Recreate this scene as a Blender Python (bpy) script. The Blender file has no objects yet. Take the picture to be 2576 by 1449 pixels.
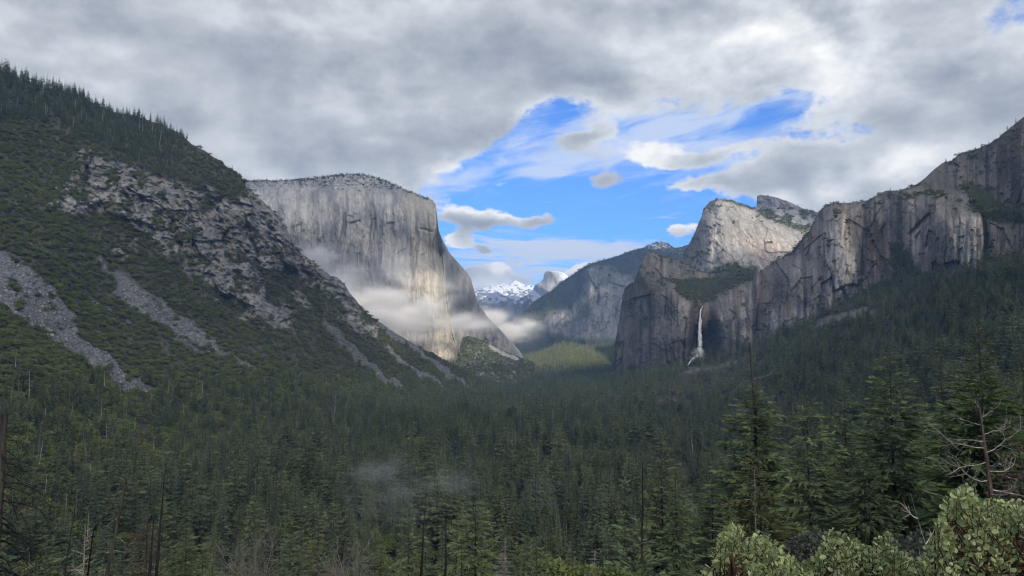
import bpy, math, random
import numpy as np
from mathutils import Vector, Matrix

random.seed(7)
RS = np.random.RandomState(7)
SC = bpy.context.scene
COL = SC.collection
R = math.radians

# ---------------------------------------------------------------- camera
FPX = 1945.0; CX = 1288.0; CY = 724.5          # survey units: the view is 2576 units wide
PITCH = math.atan(145.5 / FPX)
cam_d = bpy.data.cameras.new('camera')
cam = bpy.data.objects.new('camera', cam_d); COL.objects.link(cam)
cam_d.sensor_width = 36; cam_d.lens = FPX / 2576 * 36
cam_d.clip_start = 0.2; cam_d.clip_end = 90000
cam.location = (0, 0, 0); cam.rotation_euler = (R(90) + PITCH, 0, 0)
SC.camera = cam

# ---------------------------------------------------------------- sun, sky, exposure
SUN_EL = 24.0; SUN_AZ = 165.0                   # azimuth from +Y towards +X, low behind the viewpoint and to its right
SUN_DIR = Vector((math.sin(R(SUN_AZ)) * math.cos(R(SUN_EL)), math.cos(R(SUN_AZ)) * math.cos(R(SUN_EL)), math.sin(R(SUN_EL))))
sun_d = bpy.data.lights.new('sun', 'SUN'); sun_d.energy = 5.0; sun_d.angle = R(0.5); sun_d.color = (1.0, 0.90, 0.74)
sun = bpy.data.objects.new('sun', sun_d); COL.objects.link(sun)
sun.rotation_euler = SUN_DIR.to_track_quat('Z', 'Y').to_euler()
SC.view_settings.view_transform = 'Standard'; SC.view_settings.look = 'None'
SC.view_settings.gamma = 1; SC.view_settings.use_curve_mapping = False
SC.view_settings.exposure = 0.62
cy = SC.cycles
cy.max_bounces = 5; cy.diffuse_bounces = 2; cy.glossy_bounces = 1; cy.transmission_bounces = 2
cy.volume_bounces = 1; cy.transparent_max_bounces = 12
cy.use_denoising = True
cy.denoising_prefilter = 'ACCURATE'
cy.filter_width = 1.2
try: cy.denoiser = 'OPENIMAGEDENOISE'
except Exception: pass
cy.volume_step_rate = 1.0; cy.volume_max_steps = 96

class NG:
    """small helper that writes shader maths"""
    def __init__(self, nt): self.nt = nt
    def n(self, t, **kw):
        nd = self.nt.nodes.new(t)
        for k, v in kw.items(): setattr(nd, k, v)
        return nd
    def put(self, sock, v):
        if isinstance(v, bpy.types.NodeSocket): self.nt.links.new(v, sock)
        elif v is not None: sock.default_value = v
    def m(self, op, a, b=None, c=None, clamp=False):
        nd = self.n('ShaderNodeMath', operation=op); nd.use_clamp = clamp
        for i, v in enumerate((a, b, c)):
            if v is not None: self.put(nd.inputs[i], v)
        return nd.outputs[0]
    def vm(self, op, a, b=None, out=0):
        nd = self.n('ShaderNodeVectorMath', operation=op); self.put(nd.inputs[0], a)
        if b is not None: self.put(nd.inputs[1], b)
        return nd.outputs[out]
    def noise(self, vec, scale, detail=6, rough=0.55, dist=0.0, lac=2.0):
        nd = self.n('ShaderNodeTexNoise'); self.put(nd.inputs['Vector'], vec)
        nd.inputs['Scale'].default_value = scale; nd.inputs['Detail'].default_value = detail
        nd.inputs['Roughness'].default_value = rough; nd.inputs['Distortion'].default_value = dist
        nd.inputs['Lacunarity'].default_value = lac
        return nd.outputs['Fac']
    def mix(self, f, a, b, mode='MIX'):
        nd = self.n('ShaderNodeMix', data_type='RGBA', blend_type=mode)
        self.put(nd.inputs[0], f); self.put(nd.inputs[6], a); self.put(nd.inputs[7], b)
        return nd.outputs[2]
    def ss(self, x, lo, hi, a=0.0, b=1.0):
        nd = self.n('ShaderNodeMapRange', interpolation_type='SMOOTHSTEP')
        for i, v in enumerate((x, lo, hi, a, b)): self.put(nd.inputs[i], v)
        return nd.outputs[0]

def azel(px, py):
    """survey units -> azimuth, elevation in radians"""
    a = (px - CX) / FPX; b = (CY - py) / FPX
    d = Vector((a, math.cos(PITCH) - b * math.sin(PITCH), math.sin(PITCH) + b * math.cos(PITCH)))
    return math.atan2(d.x, d.y), math.atan2(d.z, math.hypot(d.x, d.y))

def make_world():
    w = bpy.data.worlds.new('World'); SC.world = w; w.use_nodes = True
    nt = w.node_tree; nt.nodes.clear(); g = NG(nt)
    sky = g.n('ShaderNodeTexSky', sky_type='NISHITA'); sky.sun_disc = False
    sky.sun_elevation = R(SUN_EL); sky.sun_rotation = R(SUN_AZ)
    sky.altitude = 1400; sky.air_density = 1.0; sky.dust_density = 0.3; sky.ozone_density = 2.5
    tc = g.n('ShaderNodeTexCoord').outputs['Generated']
    sp = g.n('ShaderNodeSeparateXYZ'); g.put(sp.inputs[0], tc)
    x, y, z = sp.outputs
    az = g.m('ARCTAN2', x, y)
    el = g.m('ARCSINE', z, clamp=False)
    cb = g.n('ShaderNodeCombineXYZ'); g.put(cb.inputs[0], az); g.put(cb.inputs[1], el)
    ae = cb.outputs[0]
    # edges of the big banks wander
    st = g.vm('MULTIPLY', tc, (1.0, 1.0, 1.6))
    def warp(scale, amp, detail):
        wn = g.n('ShaderNodeTexNoise'); g.put(wn.inputs['Vector'], st); wn.inputs['Scale'].default_value = scale
        wn.inputs['Detail'].default_value = detail; wn.inputs['Roughness'].default_value = 0.6
        return g.vm('ADD', ae, g.vm('MULTIPLY', g.vm('SUBTRACT', wn.outputs['Color'], (0.5, 0.5, 0.5)), (amp, amp * 0.5, 0.0)))
    aw = warp(9.0, 0.13, 6); as_ = warp(26.0, 0.045, 5)
    def blobs(lst, src):
        tot = None
        for (px, py, sx, sy, rot, wgt) in lst:
            a, e = azel(px, py)
            mp = g.n('ShaderNodeMapping', vector_type='TEXTURE'); g.put(mp.inputs[0], src)
            mp.inputs['Location'].default_value = (a, e, 0)
            mp.inputs['Rotation'].default_value = (0, 0, R(rot))
            mp.inputs['Scale'].default_value = (sx / FPX, sy / FPX, 1)
            q = g.vm('DOT_PRODUCT', mp.outputs[0], mp.outputs[0], out=1)
            s = g.m('MULTIPLY', g.m('EXPONENT', g.m('MULTIPLY', q, -1.0)), wgt)
            tot = s if tot is None else g.m('ADD', tot, s)
        return tot
    # where the thick cloud is (+) and where the air is clear (-)
    cov = blobs([
        (300, 150, 900, 480, 0, 0.7), (1100, 150, 700, 260, -8, 0.7), (1750, 90, 700, 200, 0, 0.6), (2350, 250, 420, 260, 0, 0.6),
        (900, 420, 330, 120, -20, 0.5), (2230, 450, 340, 100, 4, 0.75), (1900, 440, 220, 50, 0, 0.4),
        (1370, 560, 420, 140, 0, -1.75), (1300, 400, 110, 60, 20, -0.8), (1650, 570, 280, 90, 0, -0.8), (1330, 720, 420, 80, 0, -0.6),
        (1560, 345, 300, 95, 8, -1.1), (1930, 300, 220, 60, 18, -0.85), (2090, 350, 130, 40, 0, -0.6),
        (2560, 20, 110, 60, 0, -0.6), (1400, 290, 110, 50, 20, -0.7)], aw)
    cov2 = blobs([
        (1228, 553, 118, 34, -5, 2.1), (1380, 556, 66, 27, 8, 1.8), (1630, 385, 95, 42, 0, 1.1), (1525, 458, 56, 34, 0, 1.3), (1480, 385, 60, 34, 0, 0.5),
        (1150, 608, 40, 22, 0, 1.7), (1210, 626, 30, 15, 0, 1.5), (1712, 580, 76, 24, 0, 1.9), (1590, 552, 60, 15, 12, 0.75),
        (1255, 676, 46, 24, 0, 2.0), (1185, 688, 36, 20, 0, 1.6), (1225, 720, 100, 26, 0, 2.4), (1455, 682, 64, 26, 18, 2.2), (1330, 700, 60, 16, 0, 0.6), (1308, 500, 40, 14, 0, 0.7),
        (1345, 390, 80, 22, 10, 0.95), (1475, 345, 75, 20, 12, 0.95), (1265, 465, 70, 18, 14, 0.95), (1740, 468, 95, 20, 4, 1.0), (1820, 385, 90, 22, 12, 0.85), (1385, 438, 50, 9, 0, 0.8), (1700, 405, 60, 22, 0, 0.8)], as_)
    f1 = g.noise(st, 6.0, 9, 0.56, 0.1)
    f2 = g.noise(st, 20.0, 8, 0.62, 0.1)
    nz = g.m('ADD', g.m('MULTIPLY', g.m('SUBTRACT', f1, 0.5), 1.1), g.m('MULTIPLY', g.m('SUBTRACT', f2, 0.5), 1.35))
    cover = g.m('ADD', g.m('ADD', g.m('ADD', cov, cov2), 0.30), nz)
    thick = g.ss(cover, 0.14, 0.56)
    # thin streaky veil
    mr = g.n('ShaderNodeMapping', vector_type='TEXTURE'); g.put(mr.inputs[0], ae)
    mr.inputs['Rotation'].default_value = (0, 0, R(10)); mr.inputs['Scale'].default_value = (1.0, 0.24, 1)
    v1 = g.noise(mr.outputs[0], 13.0, 9, 0.6, 0.5)
    mr2 = g.n('ShaderNodeMapping', vector_type='TEXTURE'); g.put(mr2.inputs[0], ae)
    mr2.inputs['Rotation'].default_value = (0, 0, R(-2)); mr2.inputs['Scale'].default_value = (1.0, 0.12, 1)
    v2 = g.noise(mr2.outputs[0], 14.0, 9, 0.62, 0.7)
    veilu = blobs([(1700, 300, 520, 90, 6, 1.5), (1480, 370, 160, 40, 10, 0.9), (1110, 468, 130, 30, 12, 1.4), (1380, 412, 90, 24, 0, 0.8), (1385, 438, 60, 10, 0, 1.0), (1850, 400, 300, 50, 0, 1.0), (2480, 60, 200, 80, 0, 0.9),
                   (1930, 285, 70, 22, 22, -0.8), (2070, 340, 90, 20, 4, -0.9), (1540, 322, 60, 18, 0, -0.5)], ae)
    veill = blobs([(1400, 628, 240, 26, 0, 1.2), (1500, 630, 150, 20, 0, 1.0), (1240, 600, 160, 30, 0, 0.5), (1210, 700, 150, 40, 0, 0.9), (1400, 665, 300, 24, 0, 0.55), (1700, 545, 60, 8, 0, 0.5), (1340, 690, 90, 20, 0, 0.6)], ae)
    vu = g.m('MULTIPLY', g.ss(g.m('ADD', v1, g.m('MULTIPLY', veilu, 0.26)), 0.54, 1.0), 0.75)
    vl = g.m('MULTIPLY', g.ss(g.m('ADD', v2, g.m('MULTIPLY', veill, 0.30)), 0.58, 0.90), 0.92)
    vfac = g.m('MAXIMUM', vu, vl)
    # light and shade inside the cloud: lumps lit from above
    f4 = g.noise(st, 3.2, 6, 0.5, 0.2)
    f3a = g.noise(st, 9.0, 8, 0.52, 0.1)
    f3b = g.noise(g.vm('ADD', st, (0.02, 0.0, 0.045)), 9.0, 8, 0.52, 0.1)
    relief = g.m('SUBTRACT', f3a, f3b)
    lit = blobs([(2110, 80, 150, 80, -30, 0.26), (1930, 70, 260, 90, 0, 0.16), (1720, 190, 300, 80, 0, 0.10), (2250, 410, 130, 36, 12, 0.34), (2430, 170, 180, 50, 10, 0.16), (2050, 500, 120, 30, 0, 0.25),
                 (800, 105, 110, 40, -30, 0.12), (300, 100, 260, 110, 0, 0.05), (950, 365, 120, 14, 0, 0.10), (600, 390, 160, 40, 0, -0.04), (1130, 440, 120, 40, 12, 0.2),
                 (560, 160, 200, 100, -20, -0.10), (1400, 150, 260, 110, 0, -0.15), (700, 330, 300, 70, -8, -0.07), (1100, 350, 200, 40, 0, -0.12), (2450, 330, 200, 60, 0, -0.10), (1950, 440, 260, 36, 0, -0.10)], aw)
    lits = blobs([(1630, 380, 80, 34, 0, 0.42), (1190, 528, 60, 16, -10, 0.55), (1270, 540, 40, 12, -4, 0.45), (1225, 570, 120, 16, -4, -0.28), (1395, 562, 60, 22, 0, -0.28), (1525, 462, 60, 34, 0, -0.22),
                  (1130, 600, 40, 18, 0, 0.3), (1212, 630, 40, 14, 0, -0.22), (1725, 576, 50, 13, 0, 0.5), (1590, 552, 60, 14, 0, -0.2), (1308, 500, 40, 12, 0, -0.25), (1262, 676, 36, 16, 0, 0.55), (1170, 690, 30, 16, 0, -0.1), (1215, 722, 110, 24, 0, 0.5), (1460, 680, 60, 20, 18, 0.55)], as_)
    lit = g.m('ADD', lit, lits)
    br = g.m('ADD', g.m('ADD', 0.50, lit), g.m('ADD', g.m('MULTIPLY', relief, g.m('MAXIMUM', g.m('ADD', 1.0, g.m('MULTIPLY', lit, 3.0)), 0.3)), g.m('ADD', g.m('MULTIPLY', g.m('SUBTRACT', f4, 0.5), -0.40), g.m('ADD', g.m('MULTIPLY', g.m('SUBTRACT', f2, 0.5), 0.32), g.m('MULTIPLY', g.m('SUBTRACT', g.noise(st, 48.0, 5, 0.6, 0.1), 0.5), 0.10)))))
    # thin edges are brighter than the thick belly
    br = g.m('ADD', br, g.m('MULTIPLY', g.m('SUBTRACT', 1.0, g.ss(cover, 0.3, 1.0)), 0.22))
    ramp = g.n('ShaderNodeValToRGB'); g.put(ramp.inputs[0], br)
    cr = ramp.color_ramp; cr.interpolation = 'LINEAR'
    cr.elements[0].position = 0.10; cr.elements[0].color = (0.23, 0.26, 0.33, 1)
    cr.elements[1].position = 1.0; cr.elements[1].color = (0.95, 0.94, 0.91, 1)
    for p, c in ((0.32, (0.36, 0.385, 0.43)), (0.50, (0.47, 0.50, 0.53)), (0.70, (0.64, 0.665, 0.69))):
        e = cr.elements.new(p); e.color = (*c, 1)
    K = 0.76 / 0.10
    cl = g.vm('SCALE', ramp.outputs[0], None); cl.node.inputs['Scale'].default_value = K
    # deep clean winter blue of the clear air
    blue = g.mix(1.0, sky.outputs[0], (0.40, 0.70, 1.16, 1), 'MULTIPLY')
    c = g.mix(vfac, blue, (0.66 * K, 0.73 * K, 0.84 * K, 1))
    c = g.mix(thick, c, cl)
    # below the horizon: dim ground colour
    c = g.mix(g.ss(z, -0.10, -0.01), (0.05 * K, 0.06 * K, 0.06 * K, 1), c)
    bg = g.n('ShaderNodeBackground'); g.put(bg.inputs[0], c); bg.inputs[1].default_value = 0.10
    out = g.n('ShaderNodeOutputWorld'); nt.links.new(bg.outputs[0], out.inputs[0])
    w.cycles.sampling_method = 'MANUAL'; w.cycles.sample_map_resolution = 512
make_world()

# ---------------------------------------------------------------- numeric helpers
def _h(ix, iy, iz, seed):
    n = (ix.astype(np.int64) * 374761393 + iy.astype(np.int64) * 668265263 + iz.astype(np.int64) * 2147483647 * 3 + seed * 1274126177) & 0xFFFFFFFF
    n = ((n ^ (n >> 13)) * 1274126177) & 0xFFFFFFFF
    n = ((n ^ (n >> 16)) * 2246822519) & 0xFFFFFFFF
    return ((n ^ (n >> 15)) & 0xFFFFFF).astype(np.float64) / 0xFFFFFF
def vnoise(x, y, z=None, seed=0):
    x = np.asarray(x, float); y = np.asarray(y, float)
    x, y = np.broadcast_arrays(x, y)
    ix = np.floor(x); iy = np.floor(y); fx = x - ix; fy = y - iy
    fx = fx * fx * fx * (fx * (fx * 6 - 15) + 10); fy = fy * fy * fy * (fy * (fy * 6 - 15) + 10)
    ix = ix.astype(np.int64); iy = iy.astype(np.int64); z0 = np.zeros_like(ix)
    a = _h(ix, iy, z0, seed); b = _h(ix + 1, iy, z0, seed); c = _h(ix, iy + 1, z0, seed); d = _h(ix + 1, iy + 1, z0, seed)
    return (a + (b - a) * fx) * (1 - fy) + (c + (d - c) * fx) * fy - 0.5      # -0.5 .. 0.5
def fbm(x, y, oct=5, seed=0, gain=0.5, lac=2.03):
    s = 0; a = 1.0; t = 0
    for i in range(oct):
        s = s + a * vnoise(x * lac ** i + 17.3 * i, y * lac ** i - 9.1 * i, seed=seed + i * 13); t += a; a *= gain
    return s / t * 2                                                          # about -1 .. 1
def ridged(x, y, oct=4, seed=0, gain=0.5):
    s = 0; a = 1.0; t = 0
    for i in range(oct):
        s = s + a * (1 - 4 * np.abs(vnoise(x * 2.07 ** i + 5.3 * i, y * 2.07 ** i + 3.1 * i, seed=seed + i * 7)) ) ; t += a; a *= gain
    return s / t
def cells(x, y, seed=0):
    """F1, F2 and the cell's own value of a jittered grid"""
    ix = np.floor(x).astype(np.int64); iy = np.floor(y).astype(np.int64)
    f1 = np.full(x.shape, 9.0); f2 = np.full(x.shape, 9.0); idv = np.zeros(x.shape)
    for dx in (-1, 0, 1):
        for dy in (-1, 0, 1):
            cx_ = ix + dx; cy_ = iy + dy; z0 = np.zeros_like(cx_)
            qx = cx_ + _h(cx_, cy_, z0, seed); qy = cy_ + _h(cx_, cy_, z0, seed + 5)
            d = np.hypot(qx - x, qy - y); v = _h(cx_, cy_, z0, seed + 9)
            m1 = d < f1
            f2 = np.where(m1, f1, np.minimum(f2, d)); idv = np.where(m1, v, idv); f1 = np.where(m1, d, f1)
    return f1, f2, idv
def sst(x, a, b):
    t = np.clip((x - a) / (b - a), 0, 1); return t * t * (3 - 2 * t)
def ray(px, py):
    a = (np.asarray(px, float) - CX) / FPX; b = (CY - np.asarray(py, float)) / FPX
    d = np.stack([a + 0 * b, math.cos(PITCH) - b * math.sin(PITCH) + 0 * a, math.sin(PITCH) + b * math.cos(PITCH) + 0 * a], -1)
    return d / d[..., 1:2]
def at(px, py, Y): return Vector(ray(px, py) * Y)
def to_px(p):
    c, s = math.cos(PITCH), math.sin(PITCH)
    f = p[..., 1] * c + p[..., 2] * s; u = -p[..., 1] * s + p[..., 2] * c
    return CX + FPX * p[..., 0] / f, CY - FPX * u / f
def poly_mask(px, py, poly, soft=0, warp=None):
    """signed distance based mask of a polygon, 1 inside"""
    px = np.asarray(px, float); py = np.asarray(py, float)
    inside = np.zeros(px.shape, bool); dist = np.full(px.shape, 1e9)
    n = len(poly)
    for i in range(n):
        x0, y0 = poly[i]; x1, y1 = poly[(i + 1) % n]
        c = ((y0 > py) != (y1 > py)) & (px < (x1 - x0) * (py - y0) / ((y1 - y0) or 1e-9) + x0)
        inside ^= c
        t = np.clip(((px - x0) * (x1 - x0) + (py - y0) * (y1 - y0)) / ((x1 - x0) ** 2 + (y1 - y0) ** 2 + 1e-9), 0, 1)
        dist = np.minimum(dist, np.hypot(px - x0 - t * (x1 - x0), py - y0 - t * (y1 - y0)))
    sd = np.where(inside, dist, -dist)
    return sst(sd, -soft, soft) if soft else inside.astype(float)
def line_mask(px, py, pts, w):
    dist = np.full(np.shape(px), 1e9)
    for (x0, y0), (x1, y1) in zip(pts[:-1], pts[1:]):
        t = np.clip(((px - x0) * (x1 - x0) + (py - y0) * (y1 - y0)) / ((x1 - x0) ** 2 + (y1 - y0) ** 2 + 1e-9), 0, 1)
        dist = np.minimum(dist, np.hypot(px - x0 - t * (x1 - x0), py - y0 - t * (y1 - y0)))
    return np.clip(1 - dist / w, 0, 1)
class Depth:
    """thin plate surface through surveyed (px, py, distance) points"""
    def __init__(self, pts, reg=1e-3):
        P = np.array(pts, float); self.c = P[:, :2] / 400.0; v = np.log(P[:, 2]); n = len(P)
        A = self._k(self.c, self.c) + reg * np.eye(n)
        Q = np.c_[np.ones(n), self.c]
        M = np.block([[A, Q], [Q.T, np.zeros((3, 3))]])
        self.w = np.linalg.solve(M, np.r_[v, 0, 0, 0])
    @staticmethod
    def _k(a, b):
        d2 = ((a[:, None, :] - b[None, :, :]) ** 2).sum(-1)
        return 0.5 * d2 * np.log(d2 + 1e-9)
    def __call__(self, px, py):
        s = np.shape(px); q = np.stack([np.ravel(px), np.ravel(py)], -1) / 400.0
        out = np.empty(len(q))
        for i in range(0, len(q), 60000):
            b = q[i:i + 60000]
            out[i:i + 60000] = self._k(b, self.c) @ self.w[:-3] + np.c_[np.ones(len(b)), b] @ self.w[-3:]
        return np.exp(out).reshape(s)
def curve(pts):
    P = np.array(pts, float); return lambda x: np.interp(x, P[:, 0], P[:, 1])

# ---------------------------------------------------------------- object helpers
def tag(o, label=None, cat=None, group=None, kind=None):
    if label: o['label'] = label
    if cat: o['category'] = cat
    if group: o['group'] = group
    if kind: o['kind'] = kind
    return o
def link(name, data, parent=None):
    o = bpy.data.objects.new(name, data); COL.objects.link(o)
    if parent is not None: o.parent = parent
    return o
def mesh_np(name, V, F, mats, col=None, smooth=False, midx=None):
    """V (n,3), F (m,k) all of one size k"""
    V = np.ascontiguousarray(V, np.float32); F = np.ascontiguousarray(F, np.int32)
    me = bpy.data.meshes.new(name); k = F.shape[1]
    me.vertices.add(len(V)); me.vertices.foreach_set('co', V.ravel())
    me.loops.add(F.size); me.loops.foreach_set('vertex_index', F.ravel())
    me.polygons.add(len(F)); me.polygons.foreach_set('loop_start', np.arange(0, F.size, k, dtype=np.int32))
    if midx is not None: me.polygons.foreach_set('material_index', np.ascontiguousarray(midx, np.int32))
    me.update(calc_edges=True)
    if smooth: me.polygons.foreach_set('use_smooth', np.ones(len(F), bool))
    if col is not None:
        a = me.color_attributes.new('tone', 'FLOAT_COLOR', 'POINT')
        a.data.foreach_set('color', np.c_[col, np.ones(len(col))].astype(np.float32).ravel())
    for m in (mats if isinstance(mats, (list, tuple)) else [mats]): me.materials.append(m)
    me.validate()
    return me

# ---------------------------------------------------------------- materials
def mat(name):
    m = bpy.data.materials.new(name); m.use_nodes = True; m.node_tree.nodes.clear()
    return m, NG(m.node_tree)
def finish(m, g, col, rough=0.9, bump=None, bs=0.5, bd=1.0, spec=0.2, transl=None):
    b = g.n('ShaderNodeBsdfPrincipled'); g.put(b.inputs['Base Color'], col); g.put(b.inputs['Roughness'], rough)
    b.inputs['Specular IOR Level'].default_value = spec
    if bump is not None:
        bn = g.n('ShaderNodeBump'); g.put(bn.inputs['Height'], bump); bn.inputs['Strength'].default_value = bs; bn.inputs['Distance'].default_value = bd
        m.node_tree.links.new(bn.outputs[0], b.inputs['Normal'])
    o = g.n('ShaderNodeOutputMaterial'); sh = b.outputs[0]
    if transl:
        t = g.n('ShaderNodeBsdfTranslucent'); g.put(t.inputs[0], col)
        mx = g.n('ShaderNodeMixShader'); mx.inputs[0].default_value = transl
        m.node_tree.links.new(sh, mx.inputs[1]); m.node_tree.links.new(t.outputs[0], mx.inputs[2]); sh = mx.outputs[0]
    m.node_tree.links.new(sh, o.inputs[0]); return m
def land_mat(name, scale, streak=1.0, bump=3.0, var=0.35, bs=0.7):
    """terrain: the ground's own colours come from the mesh, grain and fine relief from noise"""
    m, g = mat(name)
    at_ = g.n('ShaderNodeAttribute', attribute_name='tone')
    tc = g.n('ShaderNodeTexCoord').outputs['Object']
    v = g.vm('MULTIPLY', tc, (1.0, 1.0, 1.0 / streak))
    n1 = g.noise(v, scale, 8, 0.65); n2 = g.noise(tc, scale * 5, 4, 0.6)
    k = g.m('ADD', 1.0, g.m('ADD', g.m('MULTIPLY', g.m('SUBTRACT', n1, 0.5), var * 3), g.m('MULTIPLY', g.m('SUBTRACT', n2, 0.5), var * 1.5)))
    k = g.m('MAXIMUM', k, 0.25)
    c = g.vm('SCALE', at_.outputs['Color']); g.put(c.node.inputs['Scale'], k)
    h = g.m('ADD', g.m('MULTIPLY', n1, 1.0), g.m('MULTIPLY', n2, 0.3))
    return finish(m, g, c, 0.95, h, bs, bump, 0.15)
def leaf_mat(name, c0, c1, transl=0.32, nscale=0.4, rough=0.75, spec=0.25):
    m, g = mat(name)
    oi = g.n('ShaderNodeObjectInfo').outputs['Random']
    geo = g.n('ShaderNodeNewGeometry').outputs['Random Per Island']
    tc = g.n('ShaderNodeTexCoord').outputs['Object']
    n = g.noise(tc, nscale, 3, 0.6)
    f = g.m('ADD', g.m('MULTIPLY', oi, 0.65), g.m('MULTIPLY', n, 0.35), clamp=True)
    c = g.mix(f, (*c0, 1), (*c1, 1))
    s = g.m('ADD', 0.70, g.m('MULTIPLY', geo, 0.6))
    cc = g.vm('SCALE', c); g.put(cc.node.inputs['Scale'], s)
    return finish(m, g, cc, rough, None, spec=spec, transl=transl)
def bark_mat(name, c0, c1, scale=3.0, stretch=6.0, bump=0.03):
    m, g = mat(name)
    tc = g.n('ShaderNodeTexCoord').outputs['Object']
    v = g.vm('MULTIPLY', tc, (1, 1, 1 / stretch))
    n = g.noise(v, scale, 6, 0.65)
    c = g.mix(g.ss(n, 0.35, 0.65), (*c0, 1), (*c1, 1))
    return finish(m, g, c, 0.9, n, 0.6, bump, 0.15)

M_ELCAP = land_mat('pale_granite', 0.030, 5.0, 6.0, 0.26, 0.8)
M_WALL = land_mat('dark_streaked_granite', 0.045, 5.0, 5.0, 0.32, 0.8)
M_SLOPE = land_mat('brushy_mountainside', 0.05, 1.0, 4.0, 0.35, 0.8)
M_FAR = land_mat('distant_granite', 0.012, 3.0, 14.0, 0.30, 0.8)
M_SNOW = land_mat('snowy_granite', 0.006, 1.0, 20.0, 0.10, 0.6)
M_FLOOR = land_mat('forest_floor', 0.08, 1.0, 1.5, 0.4, 0.7)
M_NEEDLE = leaf_mat('conifer_needles', (0.055, 0.082, 0.042), (0.18, 0.21, 0.095))
M_NEEDLE_Y = leaf_mat('yellow_green_needles', (0.085, 0.10, 0.04), (0.13, 0.14, 0.055))
M_NEEDLE_G = leaf_mat('fresh_green_needles', (0.055, 0.095, 0.032), (0.08, 0.12, 0.04))
M_NEEDLE_D = leaf_mat('dark_pine_needles', (0.10, 0.145, 0.07), (0.175, 0.215, 0.10), nscale=1.2)
M_NEEDLE_R = leaf_mat('dead_red_needles', (0.09, 0.062, 0.048), (0.135, 0.09, 0.068))
M_NEEDLE_S = leaf_mat('silver_dead_twigs', (0.20, 0.20, 0.19), (0.28, 0.28, 0.26), 0.1)
M_OAK = leaf_mat('oak_leaves', (0.085, 0.115, 0.04), (0.19, 0.22, 0.075))
M_BRUSH = leaf_mat('chaparral_leaves', (0.07, 0.088, 0.04), (0.165, 0.18, 0.08))
M_NEEDLE_B = leaf_mat('blue_green_needles', (0.05, 0.082, 0.05), (0.14, 0.18, 0.10))
M_NEEDLE_O = leaf_mat('olive_needles', (0.08, 0.105, 0.052), (0.145, 0.175, 0.082))
M_NEEDLE_SUNLIT = leaf_mat('painted_sunlit_needles', (0.17, 0.195, 0.065), (0.27, 0.28, 0.095))  # sunlight on the wooded fan's trees is put into this needle colour
M_TWIG = leaf_mat('bare_oak_twigs', (0.075, 0.065, 0.058), (0.12, 0.105, 0.095), 0.05)
M_BARK = bark_mat('conifer_bark', (0.026, 0.024, 0.022), (0.068, 0.060, 0.053))
M_BARK_RED = bark_mat('reddish_bark', (0.045, 0.034, 0.030), (0.12, 0.088, 0.074), 9)
M_CHAR = bark_mat('charred_bark', (0.008, 0.008, 0.008), (0.026, 0.025, 0.024))
M_PALE = bark_mat('bleached_wood', (0.38, 0.36, 0.32), (0.62, 0.59, 0.52))
M_GREY = bark_mat('weathered_grey_wood', (0.12, 0.11, 0.10), (0.28, 0.26, 0.23), 6)

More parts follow.
